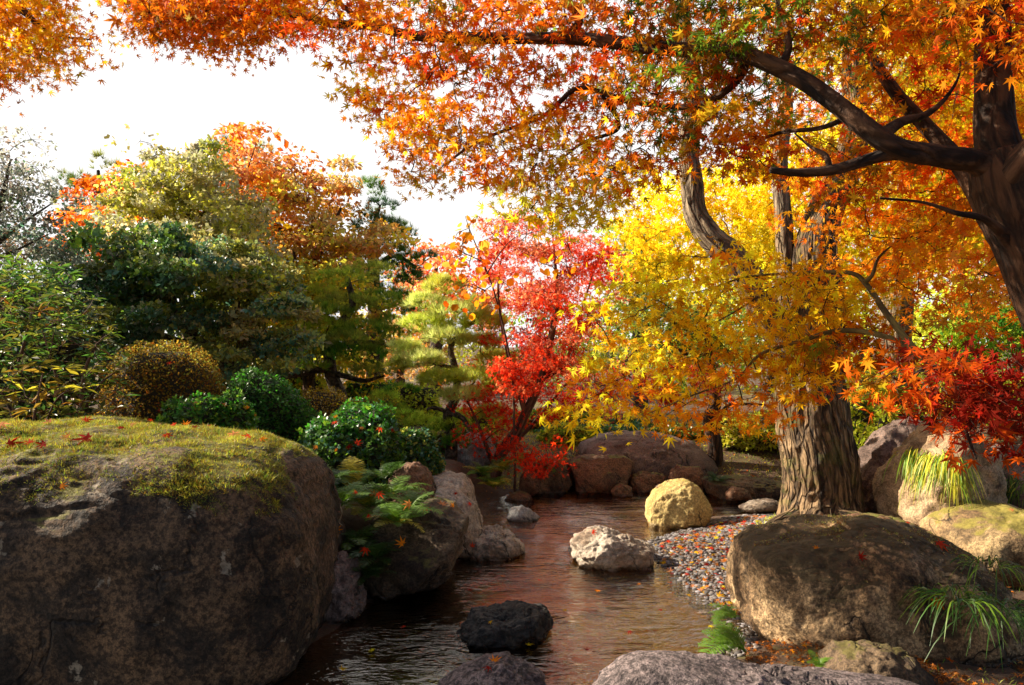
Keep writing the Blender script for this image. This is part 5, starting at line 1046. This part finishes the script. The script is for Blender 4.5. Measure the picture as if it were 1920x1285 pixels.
# ---------------------------------------------------------------- moss, gravel, litter, fallen leaves
def moss_patch(key, n, test, name, pal, L, seed, parent=True, tn=6):
    o, p, vn, f = ROCKS[key]; rg = np.random.default_rng(seed); c = p[f].mean(1); nn = norm(vn[f].mean(1)); ar = np.linalg.norm(np.cross(p[f[:, 1]]-p[f[:, 0]], p[f[:, 2]]-p[f[:, 0]]), axis=1)
    ok = test(c, nn); pr = ar*ok; pr = pr/pr.sum(); i = rg.choice(len(f), n, p=pr); w = rg.dirichlet((1, 1, 1), n); pos = (p[f[i]]*w[:, :, None]).sum(1); nr = nn[i]
    cols = np.clip(pick(rg, pal, n)*np.exp(fbm(pos*9, seed, 3)*.35)[:, None]*np.exp(rg.normal(size=(n, 1))*.25), 0, .9)
    up = norm(nr*.8+rg.normal(size=(n, 3))*.35+np.array([0, 0, .3]))
    m = place(tmpl_tuft(tn, seed, .07, 1.1), pos-nr*.004, up, rg.normal(size=(n, 3)), L*np.exp(rg.normal(size=n)*.3)*np.exp(fbm(pos*7, seed+3, 3)*.5), cols, name, M_grass, o); m['kind'] = 'stuff'
    return m
def t_left(c, n):
    q = fbm(c*3.2, 91, 4)*.10; edge = sstep(-1.15, -1.9, c[:, 0]+q)
    return ((((n[:, 2] > .50-.40*edge+q*.5) & (c[:, 2] > .83+q)) | ((c[:, 2] > .88+q*.5) & (c[:, 0] < -1.4))) & (c[:, 0]+q < -1.15) & (c[:, 0] > -3.4)).astype(float)
moss_patch('left', 90000, t_left, 'moss', dict(azalea2=3, ygreen=2, olive=4, green=2, ygd=2), .013, 701, tn=5)
moss_patch('right', 5000, lambda c, n: ((n[:, 2] > .6) & (fbm(c*3, 5, 4) > .0)).astype(float), 'moss', dict(brown=3, olive=2, tan=1), .010, 702)
moss_patch('rmoss', 3500, lambda c, n: ((fbm(c*3, 6, 4) > .05)).astype(float), 'moss', dict(azalea2=3, olive=2, tan=2), .008, 703)
moss_patch('yellow', 2500, lambda c, n: ((n[:, 2] > .1) & (fbm(c*4, 6, 4) > -.1)).astype(float), 'moss', dict(ygreen=3, tan=2, lime=1), .007, 704)

rg = np.random.default_rng(88)
def ground_pts(poly, n, rg):
    poly = np.array(poly, float); lo, hi = poly.min(0), poly.max(0); out = np.zeros((0, 2))
    W = np.array([PZ(a, b_, .06)[:2] for a, b_ in poly]); lo, hi = W.min(0), W.max(0)
    while len(out) < n:
        q = rg.uniform(lo, hi, (n*3, 2)); out = np.vstack([out, q[poly_sd(q[:, 0], q[:, 1], W) < 0]])
    q = out[:n]; return np.column_stack([q, ground_z(q[:, 0], q[:, 1])])
GR = [(1215, 1000), (1300, 975), (1400, 955), (1500, 960), (1480, 1000), (1420, 1030), (1420, 1200), (1330, 1230), (1330, 1130), (1290, 1100), (1225, 1050)]
g = ground_pts(GR, 6500, rg); n = len(g); s_ = .006+.018*rg.random(n)**3; ang = rg.uniform(0, pi, n)
iv, jf = ICO[1]; M = np.zeros((n, 3, 3)); M[:, 0, 0] = np.cos(ang); M[:, 0, 1] = np.sin(ang); M[:, 1, 0] = -np.sin(ang); M[:, 1, 1] = np.cos(ang); M[:, 2, 2] = 1
M *= (s_[:, None]*np.stack([rg.uniform(.9, 1.7, n), np.ones(n), rg.uniform(.4, .7, n)], 1))[:, :, None]
v = np.einsum('kj,njc->nkc', iv, M)+(g+np.array([0, 0, .003]))[:, None]
f = (jf[None]+(np.arange(n)*len(iv))[:, None, None]).reshape(-1, 3)
cc_ = np.array([(.11, .10, .105), (.06, .052, .05), (.15, .135, .135), (.09, .07, .055), (.20, .18, .165)])[rg.integers(0, 5, n)]*np.exp(rg.normal(size=(n, 1))*.25)
M_peb = leaf_mat('pebble_stone', 0.0, .7, .3)
tag(mesh('gravel', v.reshape(-1, 3), f, M_peb, cols=np.repeat(cc_, len(iv), 0)), kind='stuff')

def leaf_litter(name, poly, n, size, pal, seed, tm=T_ST):
    rg = np.random.default_rng(seed); g = ground_pts(poly, n, rg); nr = np.array([0, 0, 1.0])+rg.normal(size=(n, 3))*.35
    o = place(tm, g+np.array([0, 0, .008])+rg.random((n, 1))*np.array([0, 0, .015]), nr, rg.normal(size=(n, 3)), size*np.exp(rg.normal(size=n)*.25), np.clip(pick(rg, pal, n)*np.exp(rg.normal(size=(n, 1))*.3), 0, .9), name, M_leaf); o['kind'] = 'stuff'
leaf_litter('leaf_litter', [(1480, 1000), (1500, 900), (1700, 880), (2200, 900), (2600, 1285), (1700, 1285), (1650, 1150)], 2600, .022, dict(rust=3, brown=4, rusty=3, dorange=1), 711)
leaf_litter('leaf_litter', [(780, 850), (960, 840), (1500, 830), (1500, 930), (1100, 915), (900, 930)], 1500, .02, dict(rust=3, brown=3, gold=2, dorange=2), 712)
leaf_litter('leaf_litter', [(1395, 1190), (1560, 1200), (1760, 1240), (1900, 1285), (1400, 1285)], 900, .016, dict(rust=3, brown=3, rusty=3, orange=1), 713)
leaf_litter('leaf_litter', [(1228, 1010), (1450, 960), (1400, 1060), (1385, 1180), (1300, 1095)], 500, .013, dict(rust=3, brown=4, rusty=2, gold=1), 714)
def ground_grass(poly, n, L, pal, seed):
    rg = np.random.default_rng(seed); g = ground_pts(poly, n, rg); blades('grass', None, g-np.array([0, 0, .004]), L, .0022, rg.normal(size=(n, 3))*.35+np.array([0, 0, 1.0]), .35, pal, seed, cat=None, kind='stuff', K=3, stiff=.7)
ground_grass([(800, 840), (1000, 835), (1120, 850), (1060, 905), (950, 912), (880, 905), (810, 890)], 14000, .04, dict(azalea2=2, ygreen=4, gold=1, olive=2), 721)
ground_grass([(1395, 1010), (1440, 980), (1520, 965), (1540, 1000), (1470, 1030), (1420, 1080), (1385, 1100)], 3500, .045, dict(lime=3, ygreen=4, lemon=1), 722)
ground_grass([(300, 850), (560, 700), (900, 700), (1500, 690), (1900, 690), (1900, 850), (1500, 850), (1100, 850), (700, 900), (500, 900)], 26000, .07, dict(ygreen=3, olive=3, green=2, tan=1), 723)
ground_grass([(1560, 1010), (1800, 960), (2000, 1000), (2200, 1285), (1760, 1285)], 2500, .05, dict(olive=2, brown=3, green=1), 724)

ground_grass([(990, 850), (1100, 815), (1330, 830), (1500, 850), (1500, 905), (1330, 905), (1080, 930), (1000, 930)], 9000, .06, dict(green=3, ygreen=3, olive=3, lime=1), 725)
LEAFM = {}
def fallen(label, pos, nrm, size, color, seed, group=None, tm='m', curl=.5):
    key = (tm, color, seed % 3)
    if key not in LEAFM:
        tv, tf = (T_M7 if tm == 'm' else tmpl_oval(.38, .2)) ; tv = tv.copy(); r = np.hypot(tv[:, 0], tv[:, 1]); tv[:, 2] += curl*(seed % 3-.6)*.35*r*r+.12*np.sin(tv[:, 0]*4+seed)*r
        o = mesh('fallen_leaf', tv, tf, M_leaf, None, cols=np.repeat(np.array(C[color])[None], len(tv), 0)*np.exp(np.random.default_rng(seed).normal(size=(len(tv), 1))*.12), smooth=False)
        LEAFM[key] = o.data; bpy.data.objects.remove(o)
    o = bpy.data.objects.new('fallen_leaf', LEAFM[key]); link(o); size *= 1.7; o.location = tuple(pos+np.array(nrm)*.018)
    q = Vector(tuple(nrm)).to_track_quat('Z', 'Y').to_euler(); q.rotate_axis('Z', seed*1.7); o.rotation_euler = q; o.scale = (size,)*3
    tag(o, label, 'leaf', group)
G = 'red leaves fallen on the mossy boulder'
for i, (x, y, c_, sz, lab) in enumerate([(163, 829, 'crimson', .036, 'broad crimson leaf, the largest lying on the boulder moss'), (80, 805, 'scarlet', .022, None), (20, 838, 'crimson', .03, 'dark red folded leaf on the moss close to the left frame edge'), (60, 833, 'scarlet', .018, None), (87, 836, 'crimson', .022, None), (308, 820, 'red', .022, None), (160, 793, 'red', .022, None),
    (95, 797, 'pink', .022, None), (230, 806, 'crimson', .02, None), (250, 803, 'salmon', .018, None), (345, 797, 'orange', .018, 'orange leaf at the back edge of the boulder moss'), (328, 800, 'red', .016, None), (365, 805, 'crimson', .024, None), (390, 803, 'crimson', .014, None), (435, 820, 'salmon', .026, 'pale salmon leaf where the moss ends on the boulder'),
    (470, 820, 'scarlet', .022, 'scarlet leaf standing up on the bare crest of the mossy boulder'), (492, 826, 'orange', .018, None), (515, 830, 'red', .014, None), (540, 843, 'red', .022, 'red leaf on the boulder shoulder, second from its right end'), (562, 858, 'scarlet', .016, 'lowest red leaf on the boulder shoulder'), (4, 800, 'salmon', .024, None), (40, 800, 'rust', .02, None), (130, 822, 'rust', .016, None), (280, 790, 'red', .014, None), (118, 915, 'orange', .014, 'single orange leaf on the dark front face of the mossy boulder')]):
    p, vn = on_rock('left', x, y); fallen(lab or 'small fallen red maple leaf lying on the moss of the huge boulder', p, norm(vn+np.array([0, -.75, .25])), sz*1.3, 'red' if c_ == 'crimson' and i % 2 else c_, i+1, G)
for i, (key, x, y, c_, sz, lab) in enumerate([('paleflat', 815, 940, 'pink', .03, 'pinkish leaf on the upper part of the pale sloping rock'), ('paleflat', 855, 928, 'crimson', .018, 'small crimson leaf near the crest of the pale sloping rock'), ('paleflat', 880, 945, 'scarlet', .018, 'scarlet leaf on the right edge of the pale sloping rock'),
    ('tall', 800, 955, 'scarlet', .028, 'red leaf on the left part of the tall blocky rock\'s top'), ('tall', 830, 950, 'salmon', .032, 'salmon-orange leaf in the middle of the tall blocky rock\'s top'), ('tall', 848, 952, 'orange', .02, 'orange leaf at the right end of the tall blocky rock\'s top'),
    ('lumpy', 890, 1002, 'scarlet', .02, 'scarlet leaf stuck upright on the lumpy cracked rock'), ('mid', 1112, 998, 'scarlet', .02, 'red leaf on top of the cream rock in midstream'), ('bottom', 928, 1245, 'orange', .024, 'curled orange leaf on the brown rock low in the stream'), ('bottom', 915, 1258, 'crimson', .02, 'crimson leaf beside the curled orange one, low in the stream'),
    ('right', 1757, 1022, 'scarlet', .04, 'big scarlet leaf on the right crest of the golden brown boulder'), ('right', 1613, 1045, 'crimson', .022, 'crimson leaf in the middle of the golden brown boulder\'s top'), ('right', 1530, 1032, 'orange', .014, 'tiny orange leaf on the left of the golden brown boulder\'s top'),
    ('right', 1760, 1130, 'orange', .034, 'orange maple leaf caught at the grass on the golden brown boulder\'s right face'), ('dark', 922, 1170, 'gold', .012, 'tiny golden leaf on the black wet rock'), ('root', 1700, 985, 'scarlet', .018, 'red leaf on the rusty rock beside the furrowed trunk'), ('rmoss', 1900, 960, 'salmon', .02, 'salmon leaf on the moss-green boulder at the right edge')]):
    p, vn = on_rock(key, x, y); fallen(lab, p, norm(vn+np.array([0, -.4, .2])), sz, c_, i+3)
rg = np.random.default_rng(99)
gp = ground_pts([(1240, 1005), (1300, 985), (1400, 965), (1450, 975), (1400, 1030), (1385, 1140), (1330, 1110), (1280, 1075), (1235, 1040)], 190, rg)
cn = ['crimson', 'scarlet', 'orange', 'gold', 'rust', 'salmon', 'yellow']
for i, p in enumerate(gp):
    fallen('small fallen maple leaf lying on the grey gravel bar', p, norm(np.array([0, -.25, 1])+rg.normal(size=3)*.25), rg.uniform(.014, .026), cn[rg.integers(len(cn))], int(rg.integers(1, 40)), 'fallen leaves on the gravel bar')
def on_shrub(key, px, py):
    c, shape, pn = SHR[key]; u = norm(np.random.default_rng(5).normal(size=(6000, 3))); u[:, 2] = np.abs(u[:, 2]); p = shape(u)*1.04+c; u, p = u[p[:, 1] < c[1]+.02], p[p[:, 1] < c[1]+.02]
    i = int(((to_px(p)-np.array([px, py]))**2).sum(1).argmin()); return p[i], norm(u[i]+np.array([0, -.4, .4]))
for key, lab, grp, L_ in [('cam', 'red leaf fallen on the foliage of the large camellia bush', 'leaves fallen on the camellia bush', [(628, 793, 'scarlet', .026), (588, 803, 'crimson', .022), (580, 812, 'orange', .02), (596, 838, 'orange', .022), (655, 838, 'crimson', .026), (670, 830, 'scarlet', .03), (632, 783, 'orange', .02), (715, 805, 'scarlet', .026), (733, 808, 'red', .024), (565, 862, 'red', .02), (637, 848, 'orange', .014), (680, 803, 'rust', .018)]),
                     ('low', 'red or orange leaf fallen on the low glossy bush behind the moss', 'leaves fallen on the low bush', [(307, 770, 'crimson', .024), (420, 763, 'rust', .018), (462, 770, 'orange', .022), (487, 785, 'orange', .016), (365, 760, 'salmon', .016)]),
                     ('dome', 'leaf caught on the clipped bronze azalea dome', 'leaves on the azalea dome', [(318, 680, 'scarlet', .022), (282, 650, 'orange', .02), (385, 680, 'orange', .016)])]:
    for i, (x, y, c_, sz) in enumerate(L_):
        p, nn = on_shrub(key, x, y); fallen(lab, p, nn, sz, c_, i+2, grp)
for i, (x, y, d, c_, sz, lab) in enumerate([(700, 930, 4.9, 'orange', .022, None), (668, 925, 4.85, 'scarlet', .018, None), (710, 928, 4.7, 'scarlet', .026, None), (630, 998, 4.55, 'orange', .028, 'bright orange leaf on the ferns right beside the huge boulder'), (755, 1022, 4.4, 'orange', .03, 'pair-like orange leaf hanging on the shaded ferns'), (686, 1032, 4.4, 'red', .026, None), (690, 970, 4.6, 'red', .016, None), (885, 1027, 5.5, 'scarlet', .02, 'scarlet leaf at the water edge under the lumpy rock'), (768, 948, 4.5, 'rust', .03, None)]):
    fallen(lab or 'red leaf caught on the ferns of the left bank', P(x, y, d), norm(np.array([.1, -.7, .6])), sz, c_, i+4, 'leaves caught on the ferns')

rg = np.random.default_rng(123)
for i, (x, y) in enumerate([(1010, 1092), (1060, 1150), (1120, 1112), (1180, 1190), (990, 1215), (1240, 1150), (1290, 1120), (940, 1085), (1100, 1225), (700, 1225), (760, 1180), (640, 1262), (1200, 1100), (880, 1110), (1330, 1180)]):
    fallen('small leaf floating on the rippled stream', PZ(x, y, .0), np.array([rg.normal()*.1, -.12, 1]), rg.uniform(.014, .022), ['scarlet', 'gold', 'orange', 'crimson', 'yellow'][i % 5], i+3, 'leaves floating on the stream')
